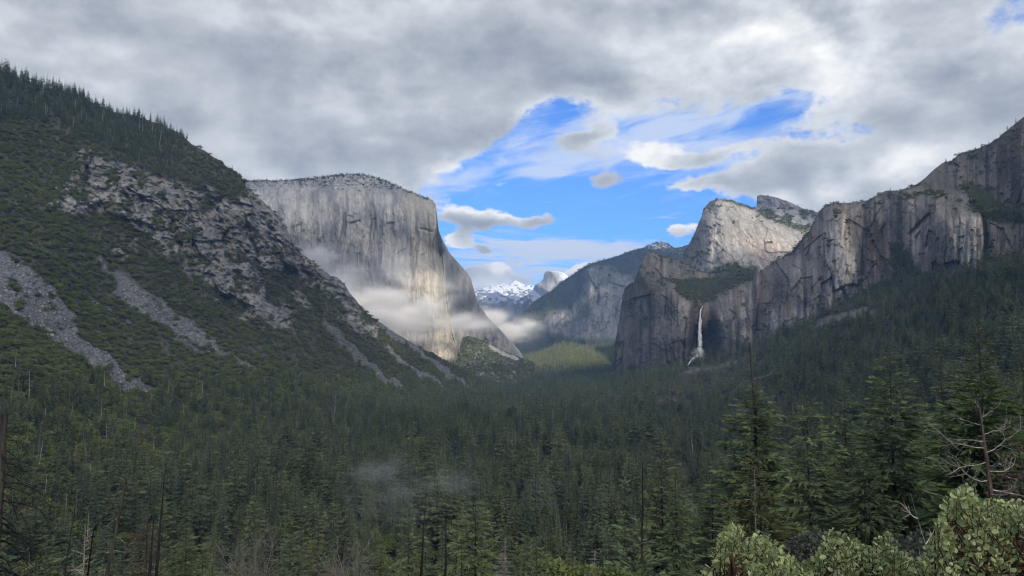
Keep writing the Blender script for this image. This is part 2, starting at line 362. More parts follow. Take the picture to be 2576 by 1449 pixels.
# ---------------------------------------------------------------- land masses
class Mass:
    def __init__(self, name, x0, x1, step, top, bottom, ctrl, mat_, disp, colour, back=((40, -6), (120, -30), (300, -110), (700, -330)), jag=1.2, vstep=None, skirt=250, reg=1e-3, power=1.0):
        px = np.arange(x0, x1 + step, step, float)
        tp = curve(top)(px); bt = curve(bottom)(px)
        tp = tp + jag * (fbm(px / 26, px * 0 + 3, 4, seed=len(name)) + 0.7 * fbm(px / 7, px * 0 + 9, 3, seed=len(name) + 2))
        nv = int(np.max(bt - tp) / (vstep or step)) + 1
        t = np.linspace(0, 1, nv) ** power
        PX = np.repeat(px[None], nv, 0); PY = tp[None] + (bt - tp)[None] * t[:, None]
        self.px, self.py, self.step = PX, PY, step
        Y = Depth(ctrl, reg)(PX, PY)
        P = ray(PX, PY) * Y[..., None]
        d = disp(PX, PY, P, t[:, None] * np.ones_like(PX))
        fade = np.minimum(1, (PY - tp[None]) / 14.0) * 0.8 + 0.2
        P = P * (1 + (d * fade) / Y)[..., None]
        self.P = P
        C = colour(PX, PY, P, t[:, None] * np.ones_like(PX))
        self.C = C
        rows = [P]; crow = [C]
        rd = P[0]; bk = []
        for s, dz in back:
            q = rd.copy(); sc = Y[0][:, None] / 2500.0
            q[:, 1] += s * sc[:, 0]; q[:, 0] += rd[:, 0] / rd[:, 1] * s * sc[:, 0]; q[:, 2] += dz * sc[:, 0] + 8 * fbm(px / 20, px * 0 + s, 3, seed=int(s)) * sc[:, 0]
            bk.append(q)
        bk = bk[::-1]
        sk = P[-1].copy(); sk[:, 2] -= skirt
        V = np.concatenate([np.array(bk).reshape(len(bk), -1, 3) if bk else np.zeros((0, len(px), 3)), P, sk[None]], 0)
        CC = np.concatenate([np.repeat(C[:1], len(bk), 0), C, C[-1:]], 0)
        h, w = V.shape[:2]
        i = np.arange(h * w).reshape(h, w)
        F = np.stack([i[:-1, :-1], i[1:, :-1], i[1:, 1:], i[:-1, 1:]], -1).reshape(-1, 4)
        me = mesh_np(name, V.reshape(-1, 3), F, mat_, CC.reshape(-1, 3), smooth=False)
        self.o = link(name, me); tag(self.o, kind='structure')
    def depth(self, px, py):
        j = int(np.clip(round((px - self.px[0, 0]) / self.step), 0, self.px.shape[1] - 1)); i = int(np.argmin(np.abs(self.py[:, j] - py)))
        return float(self.P[i, j, 1])
    def sample(self, n, weight, rs):
        """random points spread evenly over the true surface, thinned by a weight on each cell"""
        P = self.P; a = P[1:, :-1] - P[:-1, :-1]; b = P[:-1, 1:] - P[:-1, :-1]
        ar = np.linalg.norm(np.cross(a, b), axis=-1) * weight
        c = np.cumsum(ar.ravel()); n = int(n)
        k = np.searchsorted(c, rs.rand(n) * c[-1]); r, q = np.unravel_index(np.minimum(k, ar.size - 1), ar.shape)
        u = rs.rand(n)[:, None]; v = rs.rand(n)[:, None]
        pos = P[r, q] * (1 - u) * (1 - v) + P[r, q + 1] * u * (1 - v) + P[r + 1, q] * (1 - u) * v + P[r + 1, q + 1] * u * v
        return pos, self.px[r, q] + u[:, 0] * self.step, self.py[r, q]
    def area(self, weight):
        P = self.P; a = P[1:, :-1] - P[:-1, :-1]; b = P[:-1, 1:] - P[:-1, :-1]
        return float((np.linalg.norm(np.cross(a, b), axis=-1) * weight).sum())
    def cell(self, f): return f(self.px[:-1, :-1], self.py[:-1, :-1], self.P[:-1, :-1])

def rgb(a, b, f): f = np.clip(f, 0, 1)[..., None]; return np.array(a) * (1 - f) + np.array(b) * f

def granite(S, Z, sizes, seed):
    """jointed blocks: how far each stands out, where the joints run, and a tone for each block"""
    d = 0; joint = 0; tone = 0
    for k, (w, h, amp, wob) in enumerate(sizes):
        f1, f2, idv = cells(S / w + wob * fbm(S / (w * 2.2), Z / (h * 1.2), 3, seed=seed + k), Z / h + wob * 0.5 * fbm(S / (w * 2), Z / h, 3, seed=seed + 50 + k), seed=seed + k * 3)
        d = d + (idv - 0.5) * amp; joint = np.maximum(joint, 1 - sst(f2 - f1, 0.015, 0.11)) * 1.0; tone = tone + (idv - 0.5) / (k + 1)
    return d, joint, tone

# ---- left mountain
LM_RIDGE = [(-420, -120), (0, 175), (60, 200), (130, 222), (190, 236), (240, 262), (300, 285), (360, 297), (410, 315), (425, 325), (450, 333), (465, 345), (480, 360), (520, 384), (560, 409), (600, 439), (620, 462), (640, 485), (680, 525), (705, 550), (722, 580),
            (735, 600), (745, 628), (770, 645), (800, 668), (830, 692), (850, 698), (866, 716), (880, 735), (910, 772), (930, 795), (970, 822), (1020, 852), (1060, 876), (1100, 897), (1150, 924), (1200, 953), (1240, 975), (1290, 1010), (1340, 1060), (1420, 1150)]
LM_BOT = [(-420, 1500), (0, 1500), (300, 1400), (600, 1260), (900, 1160), (1150, 1110), (1290, 1090), (1340, 1100), (1420, 1190)]
LM_CTRL = [(-420, 1500, 400), (-420, 1000, 760), (-420, 500, 1250), (-420, 0, 1650), (-420, -150, 1780),
           (0, 1500, 415), (0, 1250, 570), (0, 1100, 690), (0, 950, 860), (0, 800, 1010), (0, 640, 1160), (0, 500, 1320), (0, 350, 1500), (0, 200, 1690),
           (300, 1400, 540), (300, 1250, 700), (300, 1100, 905), (300, 950, 1160), (300, 800, 1350), (300, 640, 1500), (300, 500, 1590), (300, 380, 1760), (300, 285, 1950),
           (600, 1260, 775), (640, 1080, 1180), (640, 950, 1500), (640, 800, 1740), (640, 650, 1830), (640, 550, 1900), (640, 485, 1990),
           (850, 1180, 980), (850, 1080, 1330), (850, 980, 1750), (850, 850, 2020), (850, 750, 2120), (850, 700, 2180),
           (930, 1040, 1640), (930, 950, 2000), (930, 850, 2190), (930, 795, 2250),
           (1100, 1110, 1290), (1100, 1000, 2180), (1100, 950, 2480), (1100, 897, 2650), (1240, 1090, 1380), (1240, 1000, 2300), (1240, 975, 2650), (1340, 1100, 1350), (1420, 1190, 970)]
ROCK_A = [(180, 372), (232, 366), (290, 386), (360, 422), (430, 452), (520, 476), (560, 500), (600, 520), (640, 490), (690, 540), (715, 590), (745, 640), (790, 668), (760, 680), (720, 690), (665, 690), (670, 740), (640, 790), (600, 760), (560, 740), (520, 700), (470, 655), (420, 640), (385, 588), (330, 560), (270, 520), (200, 535), (120, 520), (150, 460), (190, 420)]
TAL1 = [(-420, 560), (-100, 590), (0, 632), (40, 645), (100, 692), (125, 712), (165, 770), (200, 838), (250, 880), (320, 935), (385, 985), (372, 1005), (300, 978), (225, 925), (150, 872), (75, 812), (0, 760), (-100, 700), (-420, 680)]
TAL2 = [(282, 692), (320, 684), (378, 730), (430, 776), (490, 822), (545, 862), (565, 890), (500, 872), (430, 826), (380, 796), (330, 772), (296, 742)]
STREAKS = [([(950, 815), (978, 835), (1020, 856), (1053, 884), (1086, 909), (1123, 942), (1165, 972), (1195, 992)], 13, 1.0), ([(970, 876), (1011, 905), (1053, 934), (1094, 963), (1130, 985)], 9, 1.0),
           ([(813, 810), (847, 843), (880, 880), (937, 926), (978, 955), (1005, 975)], 15, 0.55), ([(452, 850), (492, 880), (520, 895)], 6, 0.9), ([(228, 745), (300, 790), (345, 815)], 4, 0.7), ([(560, 885), (600, 905), (640, 925)], 8, 0.5),
           ([(395, 585), (450, 650), (480, 690)], 7, 0.4), ([(650, 690), (668, 760), (672, 820)], 8, 0.6), ([(256, 655), (270, 680)], 12, 0.9), ([(1100, 925), (1150, 965), (1210, 985)], 8, 0.7)]
def talus_mask(px, py):
    wx = px + 24 * fbm(px / 40, py / 40, 5, seed=51, gain=0.6); wy = py + 18 * fbm(px / 40, py / 40, 5, seed=61, gain=0.6)
    m = np.maximum(poly_mask(wx, wy, TAL1, 5), poly_mask(wx, wy, TAL2, 4))
    holes = sst(fbm(px / 22, py / 12, 4, seed=71), 0.38, 0.5)
    m = m * (1 - holes)
    for pts, w, a in STREAKS:
        m = np.maximum(m, a * sst(line_mask(wx, wy, pts, w), 0.15, 0.5))
    return m
def rock_mask(px, py):
    wx = px + 26 * fbm(px / 60, py / 60, 4, seed=11); wy = py + 22 * fbm(px / 60, py / 60, 4, seed=21)
    m = poly_mask(wx, wy, ROCK_A, 8)
    # outcrops scattered in the brush, long in the fall line
    q = fbm((px * 0.8 + py * 0.6) / 70, (px * -0.6 + py * 0.8) / 30, 5, seed=31)
    hi = sst(py, 330, 480) * (1 - sst(py - px * 0.25, 560, 760)) * sst(px, 20, 120)
    m = np.maximum(m, sst(q, 0.36, 0.5) * hi * 0.8)
    # the broken edge that drops to the right
    edge = line_mask(px, py, [(640, 500), (700, 570), (750, 650), (800, 690), (860, 720), (905, 790), (925, 815)], 60)
    m = np.maximum(m, sst(edge + 0.55 * fbm(px / 16, py / 22, 4, seed=41), 0.35, 0.65))
    mid = line_mask(px, py, [(480, 640), (560, 720), (640, 770), (700, 800)], 90)
    m = np.maximum(m, 0.9 * sst(mid + 0.7 * fbm(px / 24, py / 30, 4, seed=43), 0.45, 0.8))
    veg = sst(fbm(px / 40, py / 26, 4, seed=81) + 0.35 * fbm(px / 9, py / 7, 3, seed=83), 0.18, 0.42)
    return m * (1 - 0.75 * veg)
def lm_disp(px, py, P, t):
    g1 = fbm((px * 0.62 + py * -0.78) / 130, (px * 0.78 + py * 0.62) / 420, 4, seed=101)
    rk = rock_mask(px, py)
    X, Z = px * 0.85, P[..., 2]
    lay = ridged(X / 90 + 0.3 * Z / 90, Z / 34, 4, seed=121)
    ver = ridged(X / 24, Z / 90, 4, seed=131)
    gd, gj, gt = granite(X + 0.2 * Z, Z, ((44, 34, 22, 0.5), (17, 13, 13, 0.5), (8, 7, 7, 0.4)), 5)
    gul = ridged((px * 0.72 - py * 0.70) / 75 + 0.4 * fbm(px / 90, py / 90, 3, seed=105), (px * 0.70 + py * 0.72) / 420, 3, seed=107)
    bulge = poly_mask(px + 20 * g1, py + 16 * fbm(px / 40, py / 40, 3, seed=109), ROCK_A, 26)
    cut = 0
    for pts, w_ in (([(520, 480), (560, 590), (590, 690), (610, 780)], 17), ([(385, 425), (420, 520), (450, 620)], 15), ([(640, 500), (690, 610), (720, 690)], 13), ([(290, 390), (300, 470), (330, 540)], 13), ([(460, 470), (480, 560), (500, 650)], 9), ([(600, 520), (640, 620), (660, 720)], 10), ([(745, 640), (790, 720), (800, 790)], 12), ([(225, 390), (215, 470)], 10)):
        cut = np.maximum(cut, sst(line_mask(px + 14 * fbm(px / 25, py / 25, 3, seed=111), py, pts, w_), 0, 1))
    return -42 * bulge + 26 * cut + g1 * 50 + gul * 26 * sst(py - 0.35 * px, 60, 300) + rk * (lay * 8 + ver * 6 + gd) + fbm(px / 12, py / 9, 4, seed=141) * 5 * (1 + rk)
def lm_col(px, py, P, t):
    rk = rock_mask(px, py); ta = talus_mask(px, py)
    n = fbm(px / 50, py / 40, 5, seed=151); n2 = fbm(px / 5, py / 4, 3, seed=161); X, Z = px * 0.85, P[..., 2]
    soil = rgb((0.04, 0.042, 0.03), (0.065, 0.062, 0.046), 0.5 + n)
    gd, gj, gt = granite(X + 0.2 * Z, Z, ((44, 34, 22, 0.5), (17, 13, 13, 0.5), (8, 7, 7, 0.4)), 5)
    rock = rgb((0.14, 0.138, 0.133), (0.27, 0.265, 0.25), 0.45 + 0.6 * n + 0.35 * n2 + 0.45 * gt + 0.4 * fbm((px + py * 0.35) / 5, py / 22, 3, seed=163)) * (1 - 0.28 * gj[..., None])
    rust = sst(fbm(px / 34, py / 44, 3, seed=171), 0.1, 0.5) * poly_mask(px, py, [(390, 440), (620, 500), (560, 620), (400, 570)], 40)
    rock = rgb((0, 0, 0), (1, 1, 1), rust * 0) + 0 * rock if False else rock * (1 - rust[..., None] * np.array([0.05, 0.2, 0.42]))
    crack = sst(ridged(X / 30, Z / 70, 3, seed=181), 0.62, 0.92)
    rock = rock * (1 - 0.6 * crack[..., None])
    bed = sst(ridged(X / 60 + Z / 120, Z / 13, 3, seed=191), 0.7, 0.95)
    rock = rock * (1 - 0.4 * bed[..., None])
    tal = rgb((0.085, 0.089, 0.092), (0.15, 0.156, 0.16), 0.5 + 0.5 * n2 + 0.5 * n)
    c = rgb((0, 0, 0), (1, 1, 1), 0 * rk) + soil * (1 - rk)[..., None] + rock * rk[..., None]
    return c * (1 - ta)[..., None] + tal * ta[..., None]
LM = Mass('left_mountain', -420, 1420, 2.2, LM_RIDGE, LM_BOT, LM_CTRL, M_SLOPE, lm_disp, lm_col, jag=2.8)

# ---- valley floor with the forested slope that climbs on its right
VF_TOP = [(-420, 1130), (400, 1010), (900, 925), (1150, 905), (1290, 899), (1500, 899), (1545, 900), (1600, 905), (1700, 905), (1750, 902), (1830, 880), (1900, 850), (1960, 820), (2050, 790), (2120, 752), (2200, 728), (2290, 692), (2400, 680), (2460, 690), (2576, 655), (2700, 620), (2976, 540)]
VF_CTRL = []
for py in (905, 915, 930, 950, 980, 1020, 1080, 1160, 1250, 1350, 1449, 1620):
    for px in (-420, 100, 500, 900, 1200, 1450):
        VF_CTRL.append((px, py, 150 * 1945 / (py - 870.0)))
VF_CTRL += [(-420, 1130, 1120), (1545, 1000, 2180), (1545, 1100, 1260), (1600, 1250, 760), (1600, 1449, 490), (1700, 1620, 370),
            (1560, 925, 4300), (1560, 950, 3000), (1640, 935, 2600), (1750, 925, 2350), (1750, 960, 2150), (1750, 1000, 1800), (1750, 1080, 1300), (1800, 1250, 720), (1850, 1449, 450),
            (1900, 880, 2120), (1900, 920, 1930), (1900, 980, 1600), (1900, 1080, 1150), (2100, 790, 1820), (2100, 850, 1620), (2100, 920, 1380), (2100, 1000, 1130), (2100, 1150, 780), (2100, 1300, 560),
            (2300, 740, 1560), (2300, 850, 1280), (2300, 950, 1000), (2300, 1100, 700), (2300, 1300, 450), (2576, 690, 1260), (2576, 800, 1040), (2576, 950, 790), (2576, 1100, 590), (2576, 1300, 420), (2576, 1620, 300),
            (2976, 540, 1150), (2976, 900, 760), (2976, 1200, 440), (2976, 1620, 270)]
def vf_disp(px, py, P, t):
    return fbm(P[..., 0] / 160, P[..., 1] / 220, 4, seed=201) * np.clip(P[..., 1] * 0.006, 2, 14)
def vf_col(px, py, P, t):
    n = fbm(px / 60, py / 14, 5, seed=211); n2 = fbm(px / 6, py / 4, 3, seed=213)
    c = rgb((0.022, 0.023, 0.016), (0.045, 0.040, 0.029), 0.5 + n)
    k = np.maximum(line_mask(px, py, [(2060, 815), (2100, 800), (2150, 790), (2185, 782)], 16), 0.8 * line_mask(px, py, [(1720, 935), (1800, 925), (1880, 905)], 16))
    k = sst(k + 0.5 * n2, 0.3, 0.6)
    c = rgb((0, 0, 0), (1, 1, 1), 0 * k) + c * (1 - k)[..., None] + np.array([0.10, 0.096, 0.092]) * k[..., None]
    k = sst(line_mask(px, py, [(1560, 1010), (1700, 1005)], 12) + 0.4 * n2, 0.4, 0.7)
    return c * (1 - k)[..., None] + np.array([0.07, 0.056, 0.048]) * k[..., None]
VF = Mass('valley_floor', -420, 2976, 4.0, VF_TOP, [(-420, 1620), (2976, 1620)], VF_CTRL, M_FLOOR, vf_disp, vf_col, back=((60, -5), (300, -30), (900, -100)), jag=0.0, skirt=60, vstep=1.6, power=1.25)

# ---- the slope under the viewpoint
def near_z(x, y):
    x = np.asarray(x, float); y = np.asarray(y, float)
    return -1.75 - 0.38 * np.maximum(y, 0) + 0.22 * np.clip(x - 15, 0, 200) * sst(y, 5, 60) + 1.2 * fbm(x / 30, y / 30, 3, seed=221) * sst(y, 4, 40)
gx, gy = np.meshgrid(np.linspace(-420, 520, 190), np.concatenate([np.linspace(-60, 40, 40), np.linspace(42, 440, 120)]))
gz = near_z(gx, gy)
nn = fbm(gx / 6, gy / 6, 4, seed=223)
i = np.arange(gx.size).reshape(gx.shape)
F = np.stack([i[:-1, :-1], i[:-1, 1:], i[1:, 1:], i[1:, :-1]], -1).reshape(-1, 4)
tag(link('hillside', mesh_np('hillside', np.stack([gx, gy, gz], -1).reshape(-1, 3), F, M_FLOOR, rgb((0.05, 0.045, 0.032), (0.10, 0.085, 0.06), 0.5 + nn).reshape(-1, 3), smooth=True)), kind='structure')

# ---- the wide ground that carries everything out to the horizon
s = np.concatenate([-np.geomspace(30000, 300, 24), np.linspace(-200, 200, 5), np.geomspace(300, 30000, 24)])
gx, gy = np.meshgrid(s, s + 2000)
gz = -175 + 10 * fbm(gx / 900, gy / 900, 3, seed=231) + 500 * sst(np.hypot(gx, gy - 4000), 18000, 32000)
i = np.arange(gx.size).reshape(gx.shape)
F = np.stack([i[:-1, :-1], i[:-1, 1:], i[1:, 1:], i[1:, :-1]], -1).reshape(-1, 4)
tag(link('ground', mesh_np('ground', np.stack([gx, gy, gz], -1).reshape(-1, 3), F, M_FLOOR, np.tile((0.05, 0.055, 0.04), (gx.size, 1)), smooth=True)), kind='structure')

# ---- the great pale cliff
EC_TOP = [(560, 462), (600, 456), (640, 452), (700, 453), (760, 449), (820, 443), (860, 438), (900, 437), (940, 443), (980, 458), (1020, 477), (1060, 493), (1085, 502), (1096, 512), (1099, 540), (1104, 580), (1115, 608), (1130, 635), (1150, 658), (1170, 680), (1185, 705),
          (1195, 740), (1205, 770), (1225, 800), (1250, 826), (1270, 848), (1292, 870), (1305, 888), (1316, 905)]
EC_CTRL = [(560, 470, 4050), (560, 930, 3800), (640, 455, 4100), (640, 500, 3800), (640, 900, 3680), (760, 450, 4150), (760, 480, 3780), (760, 700, 3650), (760, 920, 3580), (900, 437, 4150), (900, 470, 3780), (900, 560, 3580), (900, 750, 3520), (900, 920, 3450),
           (1000, 470, 4000), (1000, 500, 3700), (1000, 600, 3560), (1000, 800, 3480), (1000, 920, 3400), (1060, 496, 3800), (1070, 520, 3480), (1095, 530, 3370), (1100, 600, 3350), (1112, 700, 3330), (1122, 800, 3300), (1145, 900, 3230), (1080, 850, 3320),
           (1122, 640, 3560), (1135, 700, 3600), (1150, 800, 3620), (1165, 900, 3600), (1180, 740, 3800), (1195, 820, 3860), (1220, 860, 3900), (1260, 880, 4050), (1316, 915, 4300), (1200, 920, 3800)]
NOSE = lambda py: np.interp(py, [500, 600, 700, 800, 850, 900, 930], [1099, 1104, 1114, 1125, 1136, 1154, 1165])
EC_J = ((80, 420, 16, 0.25), (30, 150, 15, 0.3), (13, 48, 9, 0.3))
def ec_disp(px, py, P, t):
    X, Z = px * 1.85, P[..., 2]
    gd, gj, gt = granite(X, Z, EC_J, 31)
    ver = ridged(X / 60, Z / 700, 5, seed=311, gain=0.6)
    big = fbm(X / 260, Z / 500, 3, seed=321)
    top = sst(py, 452, 520)
    d = gd + ver * 13 + big * 34
    for pts, w_, a_ in (([(870, 470), (868, 560), (850, 640)], 9, 30), ([(985, 490), (992, 600), (978, 720)], 8, 26), ([(1042, 510), (1047, 620), (1032, 740)], 8, 24), ([(930, 470), (942, 560), (925, 680), (938, 750)], 10, 30), ([(800, 470), (790, 560), (800, 620)], 9, 26),
                        ([(742, 500), (735, 600)], 8, 22), ([(1074, 530), (1082, 640), (1090, 760)], 6, 18), ([(905, 640), (890, 760)], 7, 20), ([(760, 640), (775, 700)], 7, 18), ([(880, 562), (906, 556)], 5, 18), ([(1058, 575), (1086, 582)], 5, 16), ([(1000, 640), (1020, 628)], 5, 16)):
        d = d - a_ * sst(line_mask(px + 5 * fbm(X / 30, Z / 60, 3, seed=305), py, pts, w_), 0, 1)
    # the south-east face turns away past the prow
    right = sst(px - NOSE(py), 1, 7)
    d = d * (0.55 + 0.45 * top) + right * 60
    # round hollow left of the prow and the leaning flakes
    d += 16 * np.exp(-(((px - 800) / 60) ** 2 + ((py - 560) / 90) ** 2)) + 12 * np.exp(-(((px - 1040) / 30) ** 2 + ((py - 640) / 110) ** 2))
    return -d + 30 + fbm(X / 14, Z / 30, 4, seed=331) * 6
def ec_col(px, py, P, t):
    X, Z = px * 1.85, P[..., 2]
    n = fbm(X / 120, Z / 300, 5, seed=341); st = fbm(X / 16, Z / 240, 5, seed=343, gain=0.6); bl = fbm(X / 50, Z / 60, 4, seed=345)
    gd, gj, gt = granite(X, Z, EC_J, 31)
    c = rgb((0.215, 0.21, 0.203), (0.40, 0.383, 0.35), 0.52 + 0.4 * n + 0.5 * st + 0.35 * gt + 0.35 * fbm(X / 6, Z / 60, 4, seed=347, gain=0.7)) * (1 - (0.34 * granite(X, Z, EC_J[1:], 131)[1] * sst(fbm(X / 60, Z / 120, 3, seed=349), -0.3, 0.3))[..., None])
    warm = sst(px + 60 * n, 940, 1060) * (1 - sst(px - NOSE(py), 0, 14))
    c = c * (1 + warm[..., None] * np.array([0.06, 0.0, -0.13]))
    grey = sst(fbm(X / 70, Z / 180, 4, seed=351), 0.12, 0.5) * (1 - 0.6 * warm)
    c = c * (1 - 0.38 * grey[..., None] * np.array([1, 0.97, 0.9]))
    crack = 0.6 * sst(ridged(X / 42 + 0.4 * bl, Z / 330, 4, seed=353), 0.68, 0.95) * sst(fbm(X / 90, Z / 90, 3, seed=355), -0.35, 0.3)
    c = c * (1 - 0.52 * crack[..., None])
    top = 1 - sst(py + 14 * n, 462, 492)
    sp = sst(fbm(px / 6, py / 3.2, 3, seed=357), 0.05, 0.35)
    c = c * (1 - (top * sp * 0.72)[..., None]) + (top * sp * 0.72)[..., None] * np.array([0.07, 0.075, 0.05])
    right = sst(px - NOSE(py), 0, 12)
    c = c * (1 - 0.16 * right[..., None])  # shade on the face past the prow, painted into its tone
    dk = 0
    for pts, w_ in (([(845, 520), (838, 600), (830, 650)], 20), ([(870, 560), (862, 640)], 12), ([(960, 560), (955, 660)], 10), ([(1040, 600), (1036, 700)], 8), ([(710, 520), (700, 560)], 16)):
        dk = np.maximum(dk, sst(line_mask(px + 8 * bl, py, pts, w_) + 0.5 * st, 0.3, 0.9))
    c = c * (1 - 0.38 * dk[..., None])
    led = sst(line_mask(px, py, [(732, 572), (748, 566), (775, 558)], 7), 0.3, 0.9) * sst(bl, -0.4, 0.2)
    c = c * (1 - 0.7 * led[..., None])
    return c
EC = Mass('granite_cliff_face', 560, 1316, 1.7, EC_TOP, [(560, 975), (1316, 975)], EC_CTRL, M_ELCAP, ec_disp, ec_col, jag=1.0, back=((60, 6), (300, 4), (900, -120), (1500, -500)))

# ---- talus fan at the foot of the cliff
TF = Mass('foot_slope', 1120, 1345, 1.8, [(1120, 850), (1160, 846), (1195, 848), (1225, 862), (1260, 880), (1295, 894), (1320, 903), (1345, 912)], [(1120, 985), (1345, 975)],
          [(1120, 850, 3700), (1160, 850, 3560), (1200, 855, 3560), (1260, 882, 3700), (1345, 912, 4000), (1120, 985, 2900), (1160, 905, 3330), (1230, 945, 3150), (1230, 985, 2900), (1345, 975, 3100), (1250, 905, 3500)], M_SLOPE,
          lambda px, py, P, t: fbm(px / 20, py / 14, 4, seed=401) * 22,
          lambda px, py, P, t: (lambda k: rgb((0.075, 0.085, 0.045), (0.33, 0.32, 0.30), k))(np.maximum(sst(line_mask(px, py, [(1232, 870), (1262, 888), (1300, 903)], 9) + 0.4 * fbm(px / 5, py / 4, 3, seed=403), 0.35, 0.6), 0.5 * sst(fbm(px / 9, py / 5, 4, seed=405), 0.25, 0.45))), jag=1.2)

# ---- right-hand walls
RW_TOP = [(1543, 925), (1547, 880), (1550, 846), (1557, 809), (1561, 780), (1565, 754), (1572, 726), (1582, 716), (1594, 713), (1602, 691), (1609, 674), (1616, 658), (1624, 641), (1635, 636), (1650, 637), (1668, 642), (1694, 648), (1712, 655), (1731, 666), (1753, 677), (1782, 690), (1800, 690), (1827, 684), (1863, 677),
          (1890, 679), (1908, 684), (1914, 680), (1926, 672), (1952, 654), (1970, 646), (1989, 636), (2005, 618), (2018, 602), (2033, 584), (2044, 566), (2051, 549), (2063, 529), (2077, 515), (2099, 510), (2136, 512), (2150, 506), (2184, 505), (2200, 494), (2227, 480), (2263, 478), (2286, 472), (2313, 460), (2337, 439), (2349, 427),
          (2376, 407), (2388, 407), (2403, 396), (2419, 383), (2450, 377), (2481, 366), (2509, 350), (2517, 341), (2536, 325), (2556, 310), (2576, 294), (2700, 225), (2976, 120)]
RW_BOT = [(1543, 985), (1700, 985), (1760, 970), (1900, 930), (2000, 880), (2150, 815), (2300, 800), (2400, 780), (2576, 730), (2976, 620)]
RW_CTRL = [(1545, 930, 3050), (1550, 846, 3200), (1572, 726, 3250), (1600, 900, 2750), (1640, 900, 2600), (1620, 700, 2850), (1640, 640, 3000), (1680, 800, 2580), (1700, 900, 2450), (1720, 850, 2420), (1740, 800, 2480), (1720, 740, 2620), (1780, 690, 3300), (1740, 690, 3150), (1827, 684, 3050), (1863, 690, 2850), (1690, 690, 3000),
           (1760, 765, 2640), (1765, 850, 2560), (1765, 920, 2480), (1800, 800, 2440), (1840, 860, 2330), (1830, 760, 2480), (1880, 740, 2480), (1880, 830, 2300), (1905, 700, 2520), (1918, 720, 2380), (1925, 850, 2200), (1990, 640, 2430), (1960, 700, 2260), (1990, 800, 2080), (2063, 529, 2450), (2060, 640, 2120), (2060, 750, 1980),
           (2110, 512, 2300), (2110, 560, 2080), (2150, 650, 1960), (2160, 740, 1900), (2170, 520, 2250), (2170, 600, 2060), (2220, 600, 2060), (2230, 490, 2150), (2200, 700, 1900), (2260, 500, 2000), (2260, 640, 1860), (2330, 445, 2100), (2330, 500, 1800), (2330, 700, 1640), (2400, 400, 2150), (2400, 470, 1880), (2400, 530, 1620),
           (2400, 680, 1540), (2470, 520, 1620), (2450, 600, 1500), (2480, 680, 1430), (2490, 500, 1780), (2530, 560, 1520), (2530, 650, 1400), (2576, 300, 2000), (2576, 400, 1700), (2576, 480, 1580), (2576, 600, 1400), (2976, 130, 1900), (2976, 400, 1400), (2976, 600, 1150), (2000, 880, 2000), (2150, 815, 1850), (2300, 800, 1600), (2576, 730, 1260), (1700, 985, 2420), (1900, 930, 2150)]
def rw_veg(px, py):
    n = fbm(px / 26, py / 16, 5, seed=501)
    def P(poly, soft=14): return poly_mask(px + 12 * n, py + 8 * n, poly, soft)
    v = 0.95 * P([(1690, 700), (1760, 700), (1830, 690), (1900, 685), (1885, 705), (1840, 725), (1805, 745), (1770, 768), (1735, 760), (1700, 735)])
    v = np.maximum(v, 0.55 * P([(1600, 715), (1630, 638), (1700, 648), (1770, 690), (1740, 700), (1700, 700), (1700, 740), (1650, 740)]) * sst(n, -0.35, 0.35))
    v = np.maximum(v, 0.65 * P([(1620, 790), (1680, 800), (1690, 870), (1640, 870), (1610, 840)]) * sst(n, -0.2, 0.4))
    v = np.maximum(v, 0.8 * P([(2230, 485), (2300, 470), (2400, 485), (2440, 520), (2400, 510), (2350, 505), (2280, 500)]) * sst(n, -0.5, 0.3))
    v = np.maximum(v, 0.9 * P([(2430, 480), (2500, 530), (2576, 545), (2576, 565), (2500, 560), (2440, 530)]))
    v = np.maximum(v, 0.85 * P([(2230, 610), (2270, 620), (2310, 680), (2300, 740), (2240, 760), (2150, 790), (2170, 740), (2250, 690)]))
    v = np.maximum(v, 0.6 * P([(2310, 690), (2460, 700), (2450, 715), (2330, 712)], 6))
    rim = 1 - sst(py - curve(RW_TOP)(px), 4, 20 + 10 * n)
    v = np.maximum(v, rim * 0.6 * sst(n, -0.3, 0.4))
    v = np.maximum(v, 0.8 * sst(n + 0.4 * fbm(px / 5, py / 4, 2, seed=503), 0.45, 0.65))
    base = sst(py, 890, 940) * (1 - sst(px, 1760, 1850))
    return np.maximum(v, 0.7 * base * sst(n, -0.4, 0.3))
RW_J = ((60, 150, 22, 0.4), (22, 60, 13, 0.4), (9, 22, 7, 0.4))
def rw_disp(px, py, P, t):
    X, Z = px * 1.0, P[..., 2]
    gd, gj, gt = granite(X, Z, RW_J, 51)
    ver = ridged(X / 34, Z / 260, 5, seed=515, gain=0.6)
    big = fbm(X / 170, Z / 260, 3, seed=517)
    d = gd + ver * 9 + big * 34
    # dark corners: the deep chimney by the fall, joints between buttresses
    for pts, w, a in (([(1752, 775), (1752, 860), (1742, 915)], 16, 60), ([(1785, 780), (1790, 860)], 14, 28), ([(1914, 685), (1912, 740), (1908, 830)], 9, 34), ([(2172, 520), (2174, 620), (2172, 690)], 9, 38),
                      ([(2474, 540), (2480, 600), (2478, 690)], 8, 45), ([(2196, 610), (2235, 690)], 9, 24), ([(2380, 500), (2290, 590)], 10, 22), ([(2320, 440), (2330, 520)], 10, 16), ([(1600, 700), (1640, 800)], 14, 18)):
        d = d - a * sst(line_mask(px, py, pts, w), 0, 1)
    veg = rw_veg(px, py)
    return -d * (1 - 0.5 * veg) + fbm(X / 9, Z / 14, 4, seed=519) * 4
